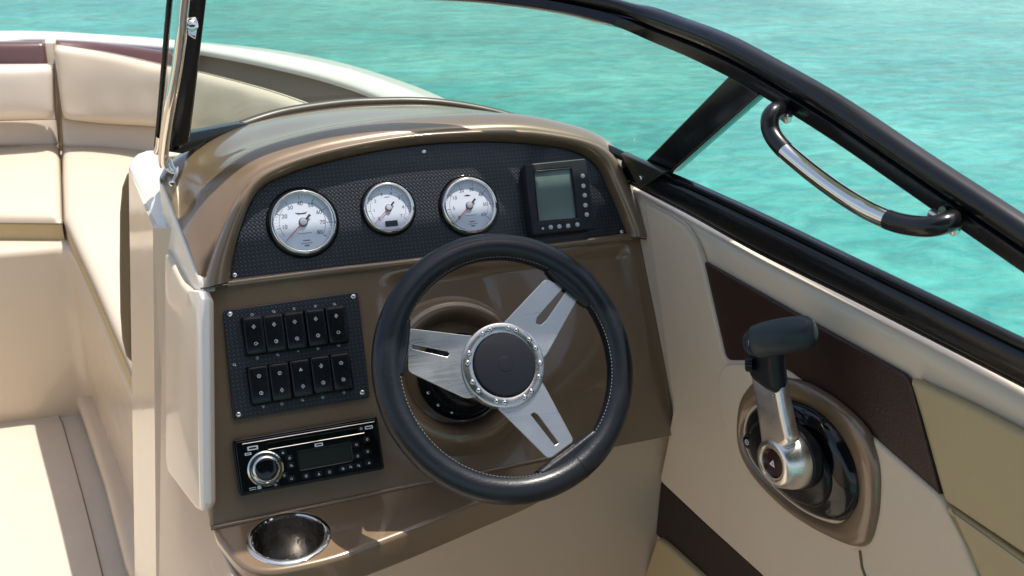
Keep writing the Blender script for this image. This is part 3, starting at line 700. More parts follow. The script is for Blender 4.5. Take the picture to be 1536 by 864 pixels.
def gauge(px, py, rad, label, nums, kind, ang=-135+10):
    u, v = FACE.uv(px, py, PT+.008); Mx = FACE.M(u, v, PT)
    g = thing('gauge', Mx.translation, label, 'gauge', 'round white gauges on the dash panel', Mx)
    r = rad
    lathe('bezel', [(r*1.0, -.001), (r*1.0, .003), (r*.975, .0075), (r*.93, .0105), (r*.885, .0108), (r*.855, .009), (r*.84, .0065), (r*.835, .004)], M['chrome'], g, Mx, 96, 60)
    lathe('bezel_seat', [(r*1.07, 0), (r*1.07, .0018), (r*1.05, .003), (r*.98, .003)], M['black_g'], g, Mx, 64)
    dz = .0035
    plate('dial', circ(r*.86, 72), M['dial'], g, Mx @ Matrix.Translation((0, 0, .001)), dz-.001, 0)
    T = Mx @ Matrix.Translation((0, 0, dz+.0002))
    # printed scale: one mesh of ticks and arcs
    bm = bmesh.new()
    def quad(pts):
        bm.faces.new([bm.verts.new((x, y, 0)) for x, y in pts])
    def tick(a, r0, r1, wd):
        c, s = math.cos(a), math.sin(a)
        quad([(c*r0-s*wd, s*r0+c*wd), (c*r0+s*wd, s*r0-c*wd), (c*r1+s*wd, s*r1-c*wd), (c*r1-s*wd, s*r1+c*wd)])
    n = len(nums); a0, a1 = R(222), R(-38)
    for i in range(n):
        tick(a0+(a1-a0)*i/(n-1), r*.69, r*.80, .00035*rad/.045)
    for i in range((n-1)*5+1):
        tick(a0+(a1-a0)*i/((n-1)*5), r*.755, r*.80, .00016*rad/.045)
    for i in range(40):
        b0 = R(62)+(R(-38)-R(62))*i/40; b1 = R(62)+(R(-38)-R(62))*(i+1)/40
        quad([(math.cos(q)*rr, math.sin(q)*rr) for q, rr in ((b0, r*.655), (b1, r*.655), (b1, r*.665), (b0, r*.665))])
    for i in range(24):
        b0 = a0-R(10)-(R(70))*i/24; b1 = b0-R(70)/24
        quad([(math.cos(q)*rr, math.sin(q)*rr) for q, rr in ((b0, r*.69), (b1, r*.69), (b1, r*.70), (b0, r*.70))])
    me = bpy.data.meshes.new('scale'); bm.to_mesh(me); bm.free()
    link('scale_marks', me, M['ink'], g, T, smooth=False)
    for i, s in enumerate(nums):
        if not s: continue
        a = a0+(a1-a0)*i/(n-1); rr = r*.565
        link('numeral', text_mesh(s, r*.17, 0), M['ink'], g, T @ Matrix.Translation((rr*math.cos(a), rr*math.sin(a), 0)), smooth=False)
    # small print lines
    bm = bmesh.new()
    for (cx, cy, ww, hh) in ([(0, -.33, .42, .018), (.02, -.55, .2, .035), (.02, -.63, .34, .02), (.02, -.70, .14, .05)] if kind != 'small' else [(0, .42, .2, .03)]):
        bm.faces.new([bm.verts.new((r*x, r*y, 0)) for x, y in rect(ww, hh, cx, cy)])
    me = bpy.data.meshes.new('print'); bm.to_mesh(me); bm.free(); link('small_print', me, M['grey_ink'], g, T, smooth=False)
    if kind == 'big':
        w_ = [(-.2, .30), (-.12, .25), (.1, .25), (.16, .31), (.06, .28), (-.06, .28)]
        plate('emblem', [(r*x, r*y) for x, y in w_], M['ink'], g, T, .0002, 0)
    if kind == 'mid':
        plate('emblem', [(r*x, r*y) for x, y in [(-.14, .36), (-.05, .33), (.1, .34), (.0, .38)]], M['ink'], g, T, .0002, 0)
    if kind == 'small':
        plate('hour_meter', rounded(rect(r*.48, r*.22, .02*r, -.6*r), r*.03), M['ink'], g, T, .0005, 0)
    # needle
    a = R(222); c, s = math.cos(a), math.sin(a)
    N = T @ Matrix.Translation((0, 0, .0022)) @ Matrix.Rotation(a, 4, 'Z')
    plate('needle', [(-.02*r, -.018*r), (.74*r, -.008*r), (.74*r, .008*r), (-.02*r, .018*r)], M['red'], g, N, .0004, 0)
    plate('needle_tail', [(-.30*r, -.035*r), (-.08*r, -.025*r), (-.08*r, .025*r), (-.30*r, .035*r)], M['ink'], g, N, .0006, 0)
    lathe('needle_hub', [(0, .004), (r*.085, .0038), (r*.105, .0028), (r*.11, .0008), (r*.11, 0)], M['button'], g, T, 32)
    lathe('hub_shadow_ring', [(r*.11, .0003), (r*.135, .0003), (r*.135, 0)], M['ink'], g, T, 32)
    me = lathe_mesh([(0, .0083), (r*.5, .0080), (r*.855, .0072)], 48); link('lens', me, M['lens'], g, Mx)
gauge(455.5, 332.5, .0475, 'largest round white gauge, leftmost of three on the black dash panel', ['', '10', '20', '30', '40', '50', '60', '70', '80'], 'big')
gauge(584, 311, .0385, 'small round white gauge with a dark hour readout, between the two larger gauges', ['0', '1', '2', '3', '4', '5', '6', '7'], 'small')
gauge(705.5, 307.5, .0440, 'round white gauge next to the square display, rightmost of three', ['0', '5', '10', '20', '30', '40', '50', '60'], 'mid')

def build_display():
    # fish finder style display unit
    w0 = PT
    c = FACE.uv(838, 298, w0+.02); Mx = FACE.M(c[0], c[1], w0)
    t = thing('chart_display', Mx.translation, 'square dark chart display with grey green screen and pale round buttons', 'display', None, Mx)
    Wt = w0+.022
    o = FACE.uvs([(787, 246), (879, 237), (893, 343), (800, 353)], Wt)
    cx, cy = c; loc = [(a-cx, b-cy) for a, b in o]
    wd = (loc[1][0]-loc[0][0]+loc[2][0]-loc[3][0])/2; hh = (loc[0][1]-loc[3][1]+loc[1][1]-loc[2][1])/2
    body = rounded([(loc[3][0], loc[3][1]), (loc[2][0], loc[2][1]), (loc[1][0], loc[1][1]), (loc[0][0], loc[0][1])], .004)
    scr = [(a-cx, b-cy) for a, b in FACE.uvs([(808, 332), (866, 327), (857, 252), (801, 257)], Wt)]
    scr = rounded(scr, .0015)
    plate('case', body, M['grey_d'], t, Mx, .022, .0025, holes=[scr], bres=3)
    plate('case_back', rounded([(a*.98, b*.98) for a, b in loc][::-1], .004), M['black'], t, Mx, .012, .001)
    plate('screen', [(a*1.06, b*1.06) if False else (a, b) for a, b in scr], M['lcd'], t, Mx @ Matrix.Translation((0, 0, .015)), .003, 0)
    bp = [(874, 264), (875, 279), (877, 293), (878, 308), (880, 322), (814, 343), (826, 341), (839, 340), (852, 339), (866, 337)]
    for k, (x, y) in enumerate(bp):
        a, b = FACE.uv(x, y, Wt); r_ = .0036 if k != 5 else .002
        B = Mx @ Matrix.Translation((a-cx, b-cy, .0215))
        bo = lathe('button', [(0, .0028), (r_*.7, .0026), (r_*.95, .0016), (r_, 0)], M['button'], t, B, 24)
        link('icon', GL[[0, 6, 3, 0, 2, 6, 1, 4, 0, 2][k]], None, bo, B @ Matrix.Translation((0, 0, .0029)) @ Matrix.Scale(.55, 4), smooth=False)
        bo.children[0].data
    tube('case_lip', [Mx @ Vector((*p, .0215)) for p in rounded([(a, b) for a, b in scr], 0)], .0007, M['black'], t, closed=True, seg=6)
build_display()

def build_switches():
    w0 = .006
    pc = FACE.uvs([(334, 466), (537, 437), (555, 597), (350, 631)], w0)
    cx = sum(a for a, b in pc)/4; cy = sum(b for a, b in pc)/4
    Mx = FACE.M(cx, cy, 0)
    t = thing('switch_panel', Mx.translation, 'square carbon fibre switch plate with two rows of black rocker switches', 'switch panel', None, Mx)
    loc = [(a-cx, b-cy) for a, b in pc]
    plate('plate', rounded([loc[3], loc[2], loc[1], loc[0]], .006), M['carbon'], t, Mx, w0, .0012)
    for x, y in [(345, 471.5), (530, 445), (543.5, 589), (358, 622)]:
        a, b = FACE.uv(x, y, w0); screw(t, FACE.M(a, b, w0), .9)
    # rocker mesh: rounded body with a shallow rocking crown
    sw, sh = .0282, .0518
    def rocker():
        rows = []; nu, nv = 15, 31
        for j in range(nv):
            v = -1+2*j/(nv-1); row = []
            for i in range(nu):
                u = -1+2*i/(nu-1)
                uu = math.copysign(1-(1-abs(u))**1.8, u); vv = math.copysign(1-(1-abs(v))**1.8, v)
                ex = max(0, 1-abs(u)**6); ey = max(0, 1-abs(v)**10)
                h = (.0125 - .0022*abs(v)**2.5 + .0012*v)*min(1, (ex*ey)**.42)
                q = 1-.10*(abs(u)*abs(v))**5
                row.append(Vector((uu*sw/2*q, vv*sh/2*q, max(0, h))))
            rows.append(row)
        return grid_mesh(rows)
    rk = rocker(); rk.materials.append(M['black'])
    for p in rk.polygons: p.use_smooth = True
    hs = plate_mesh(rounded(rect(sw+.0022, sh+.0026), .004), [], .0022, .0005); hs.materials.clear(); hs.materials.append(M['black_g'])
    rowsA = [(382, 503.5), (412.5, 500), (443.5, 496), (475, 491.5), (505.5, 487)]
    rowsB = [(390, 577.5), (421, 573), (452.5, 567.5), (483, 562), (513, 557.5)]
    k = 0
    for ri, row in enumerate((rowsA, rowsB)):
        for i, (x, y) in enumerate(row):
            a, b = FACE.uv(x, y, w0+.010); Q = FACE.M(a, b, w0)
            o = link('rocker_switch', rk, None, t, Q)
            link('switch_frame', hs, None, o, Q)
            link('symbol', GL[[1, 1, 3, 1, 1, 0, 0, 6, 1, 0][k]], None, o, Q @ Matrix.Translation((0, .012, .0131)) @ Matrix.Scale(1.05, 4), smooth=False)
            link('symbol', GL[[4, 2, 0, 2, 4, 2, 3, 3, 2, 0][k]], None, o, Q @ Matrix.Translation((0, -.011, .0122)) @ Matrix.Scale(1.05, 4), smooth=False)
            k += 1
    for j, (x, y) in enumerate([(378, 472), (410, 467), (441, 463), (473, 459), (501, 456), (386, 537), (416, 532), (447, 526), (477, 523), (507, 518), (395, 610), (423, 606), (453, 600), (484, 596), (516, 589), (351, 547)]):
        a, b = FACE.uv(x, y, w0); mark([4, 7, 5, 5, 7, 0, 7, 5, 5, 7, 5, 0, 7, 2, 3, 7][j], t, FACE.M(a, b, w0+.0002) @ Matrix.Scale(.85, 4))
build_switches()

def build_radio():
    w0 = .016
    pc = FACE.uvs([(350, 661), (568, 623), (576, 704), (359, 746)], w0)
    cx = sum(a for a, b in pc)/4; cy = sum(b for a, b in pc)/4
    Mx = FACE.M(cx, cy, 0); F = lambda x, y: tuple(q-r_ for q, r_ in zip(FACE.uv(x, y, w0), (cx, cy)))
    t = thing('car_stereo', Mx.translation, 'glossy black marine stereo with chrome volume knob below the switch plate', 'stereo', None, Mx)
    loc = [(a-cx, b-cy) for a, b in pc]
    W = abs(loc[1][0]-loc[0][0]); H = abs(loc[0][1]-loc[3][1])
    plate('housing', rounded(rect(W*1.0, H*1.0), .005), M['black_g'], t, Mx, .012, .002, bres=3)
    # fascia with a real slot
    T = Mx @ Matrix.Translation((0, 0, .012))
    slot = [F(401, 666), (F(545, 641)), F(545, 648), F(401, 674)]
    y0 = sum(p[1] for p in slot[:2])/2; y1 = sum(p[1] for p in slot[2:])/2
    sl = rounded([(slot[0][0], y1), (slot[1][0], y1), (slot[1][0], y0), (slot[0][0], y0)], .001)
    s0 = F(447, 678); s1 = F(524, 664); s2 = F(530, 690); s3 = F(449, 706)
    sy0 = (s2[1]+s3[1])/2; sy1 = (s0[1]+s1[1])/2; sx0 = (s0[0]+s3[0])/2; sx1 = (s1[0]+s2[0])/2
    dis = rounded([(sx0, sy0), (sx1, sy0), (sx1, sy1), (sx0, sy1)], .002)
    plate('fascia', rounded(rect(W-.006, H-.006), .004), M['black_g'], t, T, .005, .0012, holes=[sl, dis])
    plate('display_window', [(a, b) for a, b in dis], M['lcd_d'], t, T @ Matrix.Translation((0, 0, .0005)), .0025, 0)
    tube('slot_trim', [T @ Vector((sl[0][0], y1-.001, .0052)), T @ Vector((slot[1][0], y1-.001, .0052))], .0005, M['chrome'], t, seg=6)
    tube('top_trim', [T @ Vector((-W/2+.012, H/2-.007, .005)), T @ Vector((W/2-.006, H/2-.007, .005))], .0006, M['steel'], t, seg=6)
    # knob
    k = F(398, 703); K = T @ Matrix.Translation((k[0], k[1], .005))
    kn = lathe('volume_knob', [(.0235, 0), (.0235, .003), (.0215, .0045), (.0195, .0045), (.0190, .007), (.0188, .014), (.0170, .0165), (.0150, .0172)], M['chrome'], t, K, 64)
    lathe('knob_cap', [(.0150, .0172), (.0142, .0178), (.008, .0184), (0, .0186)], M['black_g'], kn, K, 48)
    # buttons
    bpos = [(424, 679, 6), (434, 687, 2), (436, 698, 7), (426, 713, 3), (437, 718, 4), (413, 727, 0), (459, 714, 2), (478, 711, 6), (494, 708, 0), (514, 703, 2), (525, 700, 7), (537, 698, 7), (534, 667, 4), (550, 659, 2), (536, 684, 0), (551, 677, 5), (553, 694, 6), (541, 643, 0)]
    bt = plate_mesh(rounded(rect(.0105, .0075), .0028), [], .0018, .0005); bt.materials.clear(); bt.materials.append(M['black'])
    for x, y, g in bpos:
        p = F(x, y); B = T @ Matrix.Translation((p[0], p[1], .0048)); o = link('button', bt, None, t, B)
        link('symbol', GL[g], None, o, B @ Matrix.Translation((0, 0, .0019)) @ Matrix.Scale(.72, 4), smooth=False)
    for x, y, s, mm in [(379, 672, 1, 'mark'), (372, 681, .6, 'mark'), (478, 667, .8, 'mark'), (553, 641, .8, 'mark')]:
        p = F(x, y); plate('logo_plate', rounded(rect(.014*s, .0055*s), .001*s), M[mm], t, T @ Matrix.Translation((p[0], p[1], .0050)), .0004, 0, holes=[rect(.0095*s, .0022*s)])
    p = F(379, 733)
    for dy in (-.0012, .0012): plate('print_line', rect(.009, .0008, 0, dy), M['mark'], t, T @ Matrix.Translation((p[0], p[1], .0050)), .0003, 0)
    p = F(389, 731); plate('print_block', rect(.005, .0045), M['mark'], t, T @ Matrix.Translation((p[0], p[1], .0050)), .0003, 0)
build_radio()

# ------------------------------------------------------------------ steering wheel
def build_wheel():
    Mx = WHEEL.M()
    t = thing('steering_wheel', BASE, 'three-spoke steering wheel with black leather rim and brushed aluminium spokes', 'steering wheel', None, Mx)
    RR = .1600; rt = .0182
    # rim with slight grip undulation
    V = []; Fc = []; N, S = 160, 28
    for i in range(N):
        a = 2*math.pi*i/N
        for k in range(S):
            b = 2*math.pi*k/S; rr = rt*(1+.012*math.cos(3*b))
            V.append(((RR+rr*math.cos(b))*math.cos(a), (RR+rr*math.cos(b))*math.sin(a), rr*.98*math.sin(b)))
    for i in range(N):
        for k in range(S):
            j = (i+1) % N; l = (k+1) % S; Fc.append((i*S+k, j*S+k, j*S+l, i*S+l))
    rim = link('rim', mesh_of(V, Fc), M['leather'], t, Mx)
    # inner seam stitches, joined as one mesh, with gaps at the spokes
    spokes = [WHEEL.uv(612, 523), WHEEL.uv(846, 438), WHEEL.uv(838, 664)]
    angs = [math.atan2(b, a) for a, b in spokes]
    bm = bmesh.new(); ns = 190
    for i in range(ns):
        a = 2*math.pi*i/ns
        if min(abs((a-q+math.pi) % (2*math.pi)-math.pi) for q in angs) < .26: continue
        ph = R(150); r0 = RR+rt*1.01*math.cos(ph); z = rt*1.0*math.sin(ph)
        c = Vector((r0*math.cos(a), r0*math.sin(a), z)); tt = Vector((-math.sin(a), math.cos(a), 0))
        me = tube_mesh([c-tt*.0014, c+tt*.0014], .00042, seg=5); bm.from_mesh(me); bpy.data.meshes.remove(me)
    me = bpy.data.meshes.new('stitch'); bm.to_mesh(me); bm.free()
    stuff(link('stitching', me, M['stitch'], rim, Mx))
    th = WHEEL.uv(868, 700); a = math.atan2(th[1], th[0])
    pts = []
    for k in range(21):
        b = R(170-k*9.5); pts.append(Mx @ Vector(((RR+rt*1.003*math.cos(b))*math.cos(a), (RR+rt*1.003*math.cos(b))*math.sin(a), rt*.985*math.sin(b))))
    tube('cover_seam', pts, .0007, M['rubber'], rim, seg=6)
    # spokes
    hub_c = WHEEL.uv(757, 547, .008)
    specs = [([(612, 492), (612, 557), (700, 598), (745, 590), (760, 547), (745, 505), (703, 503)], [(618, 516), (672, 527), (675, 531), (671, 535), (618, 523)]),
             ([(819, 417), (870, 443), (820, 533), (790, 556), (757, 547), (740, 500), (756, 484)], [(845, 432), (850, 436), (820, 480), (812, 487), (804, 485), (806, 476)]),
             ([(747, 612), (824, 689), (862, 661), (817, 577), (790, 540), (757, 547), (735, 590)], [(797, 622), (801, 618), (807, 621), (839, 664), (833, 668)])]
    Z0 = .0
    for i, (o_, s_) in enumerate(specs):
        oo = WHEEL.uvs(o_, .003); ss = WHEEL.uvs(s_, .003)
        def area(p): return sum(p[k][0]*p[(k+1) % len(p)][1]-p[(k+1) % len(p)][0]*p[k][1] for k in range(len(p)))
        if area(oo) < 0: oo = oo[::-1]
        if area(ss) < 0: ss = ss[::-1]
        oo = rounded(oo, .006, 4); ss = rounded(ss, .0012, 4)
        sp_ = plate('spoke', oo, M['spoke'], t, WHEEL.M(0, 0, -.002-i*.0004), .0045, .0007, holes=[ss])
        # leather gusset where the spoke dives into the rim
        a = angs[i]; wdt = .032 if i != 2 else .042
        gus = []
        for k in range(-10, 11):
            q = a+k/10*wdt/.14*1.15; rr = .1405-.0075*(1-(abs(k)/10)**2.2)
            gus.append((rr*math.cos(q), rr*math.sin(q)))
        for k in range(10, -11, -1):
            q = a+k/10*wdt/.14*1.15; gus.append((.156*math.cos(q), .156*math.sin(q)))
        if area(gus) < 0: gus = gus[::-1]
        plate('rim_gusset', gus, M['leather'], rim, WHEEL.M(0, 0, -.010), .020, .0055, bres=4)
    # hub ring, cap, bolts
    H = WHEEL.M(hub_c[0], hub_c[1], 0)
    lathe('hub_ring', [(.0565, -.006), (.0565, .004), (.0555, .0065), (.054, .0072), (.0435, .0078), (.0425, .0072), (.042, .004)], M['steel'], t, H, 96)
    cap = lathe('horn_cap', [(.0418, .003), (.0418, .0085), (.0402, .0105), (.036, .0112), (.010, .0118), (.0095, .0122), (.004, .0124), (0, .0124)], M['cap'], t, H, 72)
    for dgr in (-165, -150, 165, 150, 112, 98, 68, 55, 30, 14, -10, -32, -58, -72, -105, -118):
        a = R(dgr+4); screw(t, H @ Matrix.Translation((.0492*math.cos(a), .0492*math.sin(a), .0072)), .8, 'bolt')
    # column: bezel boss on the console, bellows, shaft
    c = thing('steering_column', BASE, 'black ribbed steering column rising from a round brown bezel behind the wheel', 'steering column', None, Mx)
    D = Mx @ Matrix.Translation((hub_c[0]*.4, hub_c[1]*.4, -.17))
    bx, by = -.016, .021
    Bz = D @ Matrix.Translation((bx, by, 0))
    lathe('bezel', [(.128, -.034), (.120, -.012), (.112, .006), (.106, .018), (.099, .025), (.091, .027), (.084, .023), (.079, .013), (.076, .0), (.074, -.008)], M['brown'], c, Bz, 96, 80)
    lathe('bezel_dish', [(.075, -.006), (.068, -.008), (.06, -.009)], M['brown'], c, Bz, 72)
    lathe('bellows', [(.0625, -.012), (.064, .004), (.063, .010), (.060, .014), (.0575, .014), (.0565, .020), (.0565, .030), (.054, .034), (.051, .034), (.050, .040), (.050, .052), (.046, .056), (.040, .057)], M['black'], c, D @ Matrix.Translation((bx*.8, by*.8-.002, 0)), 80)
    lathe('column_housing', [(.042, .05), (.042, .075), (.039, .082), (.036, .084), (.036, .115), (.033, .12), (.030, .158)], M['black'], c, D @ Matrix.Translation((bx*.3, by*.3, 0)), 64)
    lathe('collar', [(.0385, .083), (.0395, .085), (.0395, .100), (.038, .102), (.033, .102)], M['chrome'], c, D @ Matrix.Translation((0, 0, .012)), 64)
    for k in range(3):
        a = R(200+k*22); Q = D @ Matrix.Translation((bx*.8+.0585*math.cos(a), by*.8+.0585*math.sin(a), .0142)); screw(c, Q, .55)
build_wheel()

# ------------------------------------------------------------------ windshield
def build_windshield():
    t = thing('windshield', sp(965, 250), 'curved boat windshield in a black aluminium frame with a slanted side post', 'windshield')
    front = [(255, -46, -4, 1.39), (300, -46, -4, 1.395), (450, -50, -2, 1.42), (600, -47, -1, 1.425), (700, -40, 1, 1.41), (780, -29, 9, 1.385), (860, -14, 22, 1.345), (940, 2, 43, 1.285)]
    outer = [yp(x, a, y) for x, a, b, y in front]; inner = [yp(x+(-6 if x > 650 else 0), b, y-.01) for x, a, b, y in front]
    so = [(1010, 24), (1089, 53), (1167, 94), (1240, 135), (1300, 173), (1400, 240), (1536, 328), (1700, 437), (1900, 575)]
    si = [(985, 62), (1045, 88), (1115, 123), (1190, 168), (1262, 214), (1362, 283), (1500, 378), (1665, 492), (1870, 636)]
    outer += [sp(*q) for q in so]; inner += [sp(*q) for q in si]
    n = 110
    oc = resample(catmull(outer, 6), n); ic = resample(catmull(inner, 6), n)
    # smooth the section normals along the rail
    base = oc; across = []; normal = []
    for i in range(n):
        a = min(range(max(0, i-6), min(n, i+7)), key=lambda k: (ic[k]-oc[i]).length); T = (oc[min(n-1, i+1)]-oc[max(0, i-1)]).normalized()
        ac = ic[i]-oc[i]; ac = ac-T*ac.dot(T); across.append(ac); nn = T.cross(ac).normalized()
        if nn.dot(CAM-oc[i]) < 0: nn = -nn
        normal.append(nn)
    wd = [a.length for a in across]
    across = [a.normalized() for a in across]
    # rail profile in fractions of the local width
    def prof(k):
        out = []
        for q in range(13):
            th = math.pi*(1.0-q/12*1.0)+.0; out.append((.26-.26*math.cos(math.pi*q/12*1.0)*1.0, .26*math.sin(math.pi*q/12)))
        out += [(.54, -.06), (.585, -.06), (.60, .10), (.63, .13), (.95, .15), (.985, .13), (1.0, .06), (1.0, -.14), (.6, -.16), (.45, -.22), (.2, -.22), (.0, -.12)]
        return out
    V = []; Fc = []; pr = prof(0); m_ = len(pr)
    for i in range(n):
        for c, b in pr: V.append(base[i]+across[i]*c*wd[i]+normal[i]*b*.05)
    for i in range(n-1):
        for k in range(m_):
            l = (k+1) % m_; Fc.append((i*m_+k, i*m_+l, (i+1)*m_+l, (i+1)*m_+k))
    me = mesh_of(V, Fc); bm = bmesh.new(); bm.from_mesh(me); bmesh.ops.recalc_face_normals(bm, faces=bm.faces); bm.to_mesh(me); bm.free()
    sm(link('top_rail', me, M['rail'], t), 40)
    # bottom side rail with channel
    bo = [sp(x, y) for x, y in [(938, 228), (1000, 257), (1045, 276), (1140, 319), (1300, 396), (1536, 509), (1750, 611), (1950, 707)]]
    bi = [sp(x, y) for x, y in [(950, 276), (985, 294), (1045, 325), (1140, 378), (1300, 457), (1536, 577), (1750, 686), (1950, 788)]]
    def rail2(name, A, B, prof_, mm, n=60, sc=.05):
        A = resample(catmull(A, 6), n); B = resample(catmull(B, 6), n); V = []; Fc = []; m_ = len(prof_)
        for i in range(n):
            T = (A[min(n-1, i+1)]-A[max(0, i-1)]).normalized(); ac = B[i]-A[i]; nn = T.cross(ac-T*ac.dot(T)).normalized()
            if nn.dot(CAM-A[i]) < 0: nn = -nn
            for c, b in prof_: V.append(A[i]+ac*c+nn*b*sc)
        for i in range(n-1):
            for k in range(m_):
                l = (k+1) % m_; Fc.append((i*m_+k, i*m_+l, (i+1)*m_+l, (i+1)*m_+k))
        Fc += [tuple(range(m_)), tuple((n-1)*m_+k for k in range(m_))]
        me = mesh_of(V, Fc); bm = bmesh.new(); bm.from_mesh(me); bmesh.ops.recalc_face_normals(bm, faces=bm.faces); bm.to_mesh(me); bm.free()
        return sm(link(name, me, mm, t), 38)
    rail2('side_channel', bo, bi, [(0, -.05), (0, .10), (.03, .14), (.10, .15), (.13, .10), (.16, .10), (.17, .02), (.17, -.1)], M['rail'])
    rail2('bottom_rail', bo, bi, [(.17, -.10), (.17, .12), (.19, .17), (.30, .24), (.5, .28), (.72, .26), (.82, .2), (.83, .12), (.86, .12), (.88, .16), (.97, .14), (1.0, .08), (1.0, -.12)], M['rail'])
    # front base rail
    fb = [yp(*q) for q in [(262, 200, 1.50), (300, 196, 1.60), (345, 189, 1.66), (400, 182, 1.70), (560, 166, 1.74), (700, 172, 1.71), (800, 181, 1.60), (880, 206, 1.44), (940, 231, 1.34), (968, 244, 1.30)]]
    fi = [yp(*q) for q in [(262, 226, 1.48), (300, 214, 1.58), (345, 202, 1.64), (400, 192, 1.68), (560, 176, 1.72), (700, 182, 1.69), (800, 192, 1.58), (880, 217, 1.42), (940, 243, 1.325), (968, 257, 1.29)]]
    rail2('front_base_rail', fb, fi, [(0, -.06), (0, .06), (.1, .12), (.6, .14), (.9, .12), (1, .04), (1, -.06)], M['rail'])
    solid('frame_foot', [yp(252, 198, 1.485), yp(272, 202, 1.49), yp(356, 186, 1.60), yp(382, 185, 1.62), yp(326, 209, 1.565), yp(274, 231, 1.485), yp(252, 228, 1.475)], (0, .02, .0), M['rail'], t, bev=.002)
    # trim cover with screw at the corner
    cv = solid('corner_cover', [sp(930, 230, .020), sp(996, 259, .020), sp(958, 283, .020), sp(948, 264, .020)], SN*.012, M['trimcover'], t, bev=.002)
    Q = Frame(sp(962, 265, .0205), (0, 1, 0), (0, 0, 1)); 
    xq = -SN; yq = Vector((0, 0, 1)); ex = yq.cross(xq).normalized(); Q = Frame(sp(961, 267, .0205), ex, xq.cross(ex))
    screw(t, Q.M(), .8)
    # slanted middle post
    pq = [sp(x, y, .006) for x, y in [(1094, 112), (1138, 142), (1003, 262), (964, 245)]]
    solid('middle_post', pq, SN*.022, M['rail'], t, bev=.003)
    pe = [sp(x, y, .008) for x, y in [(1138, 141), (1003, 261)]]
    tube('post_edge', pe, .0018, M['rail'], t, seg=8)
    # port post
    pp = [yp(276, -30, 1.395), yp(313, -30, 1.395), yp(287, 190, 1.475), yp(284, 214, 1.48), yp(255, 226, 1.48), yp(254, 200, 1.475)]
    solid('port_post', pp, (.004, .03, .008), M['rail'], t, bev=.003)
    # the thin glazing strip of the opening centre pane beside the port post
    # glass panes
    gt = [yp(x, y, d) for x, y, d in [(300, -14, 1.405), (450, -14, 1.43), (600, -13, 1.435), (700, -10, 1.42), (780, -4, 1.395), (860, 8, 1.355), (940, 28, 1.295)]]+[sp(1010, 55, -.004), sp(1105, 113, -.004)]
    gb = [yp(x, y, d) for x, y, d in [(275, 208, 1.50), (345, 196, 1.655), (400, 187, 1.69), (560, 171, 1.73), (700, 177, 1.70), (800, 187, 1.59), (880, 212, 1.43), (940, 237, 1.335)]]+[sp(985, 254, -.004)]
    loft('front_glass', [catmull(gt, 6), catmull(gb, 6)], M['glass'], t, n=50, sub=1)
    sg = [sp(x, y, -.004) for x, y in [(1120, 128), (1262, 214), (1500, 378), (1870, 636)]]; sb = [sp(x, y, -.004) for x, y in [(1000, 266), (1140, 325), (1536, 514), (1950, 715)]]
    loft('side_glass', [catmull(sg, 6), catmull(sb, 6)], M['glass_s'], t, n=40, sub=1)
    # opening centre windshield folded against the post: bright edge bar and thin dark rod
    f = thing('windshield_strut', yp(240, 255, 1.46), 'polished stainless windshield stay with hooked foot beside the black port post', 'strut')
    path = catmull([yp(280, -30, 1.36), yp(274, 20, 1.37), yp(272, 50, 1.375), yp(266, 100, 1.39), yp(257, 150, 1.405), yp(250, 190, 1.42), yp(245, 235, 1.44), yp(247, 249, 1.445)], 6)
    tube('stay_bar', path, .0072, M['chrome'], f, seg=18)
    for dx, dy, rr in ((0, 0, .0021), (4, -2, .0019), (8, -5, .0017)):
        tube('hook', catmull([yp(247+dx, 243+dy, 1.445), yp(251+dx, 254+dy*1.2, 1.44), yp(258+dx*.8, 259+dy*.4, 1.435), yp(263+dx*.4, 260, 1.43)], 5), rr, M['chrome'], f, seg=10)
    tube('hook_pin', [yp(266, 251, 1.43), yp(264, 263, 1.42), yp(257, 277, 1.42)], .0022, M['chrome'], f, seg=10)
    lathe('screw_head', [(0, .003), (.003, .0025), (.0045, 0)], M['chrome'], f, Frame(yp(258, 275, 1.415), (1, 0, 0), (0, .5, .866)).M(), 16)
    g = thing('windshield_rod', yp(236, 225, 1.5), 'thin dark rod standing left of the polished windshield stay', 'rod')
    tube('rod', catmull([yp(257, -30, 1.40), yp(253, 10, 1.41), yp(246, 90, 1.44), yp(240, 160, 1.47), yp(234, 222, 1.50)], 5), .0034, M['black'], g, seg=12)
    tube('rod_highlight_strip', catmull([yp(261, -30, 1.41), yp(257, 10, 1.42), yp(250, 90, 1.45), yp(244, 150, 1.475)], 5), .0012, M['steel'], g, seg=8)
    tube('rod_foot', [yp(239, 205, 1.485), yp(238, 218, 1.49), yp(235, 229, 1.50)], .0046, M['chrome'], g, seg=12)
    lathe('foot_nut', [(0, .006), (.004, .006), (.006, .004), (.006, 0)], M['steel'], g, Matrix.Translation(yp(237, 230, 1.5)), 12)
    # pale clear edge of the glass of the opening pane
    p = thing('hinge_catch', yp(288, 38, 1.39), 'small chrome catch screwed high on the black port post', 'catch')
    Fp = Frame(yp(288, 38, 1.375), (1, 0, 0), (0, .5, .866)); 
    lathe('catch_body', [(0, .006), (.005, .0058), (.0075, .004), (.008, 0)], M['chrome'], p, Fp.M(), 20)
    solid('catch_plate', [Fp.p(-.006, -.012), Fp.p(.002, -.018), Fp.p(.008, .004), Fp.p(.006, .012), Fp.p(-.008, .010)], -Fp.n*.004, M['chrome'], p, bev=.001)
    # opening pane
    cp = thing('centre_windshield_pane', yp(264, 120, 1.42), 'clear narrow pane edge of the opening centre windshield left of the port post', 'windshield')
    solid('pane', [yp(255, -30, 1.405), yp(279, -30, 1.375), yp(249, 225, 1.45), yp(238, 222, 1.495)], (.002, .002, .0), M['glass_s'], cp, bev=0)
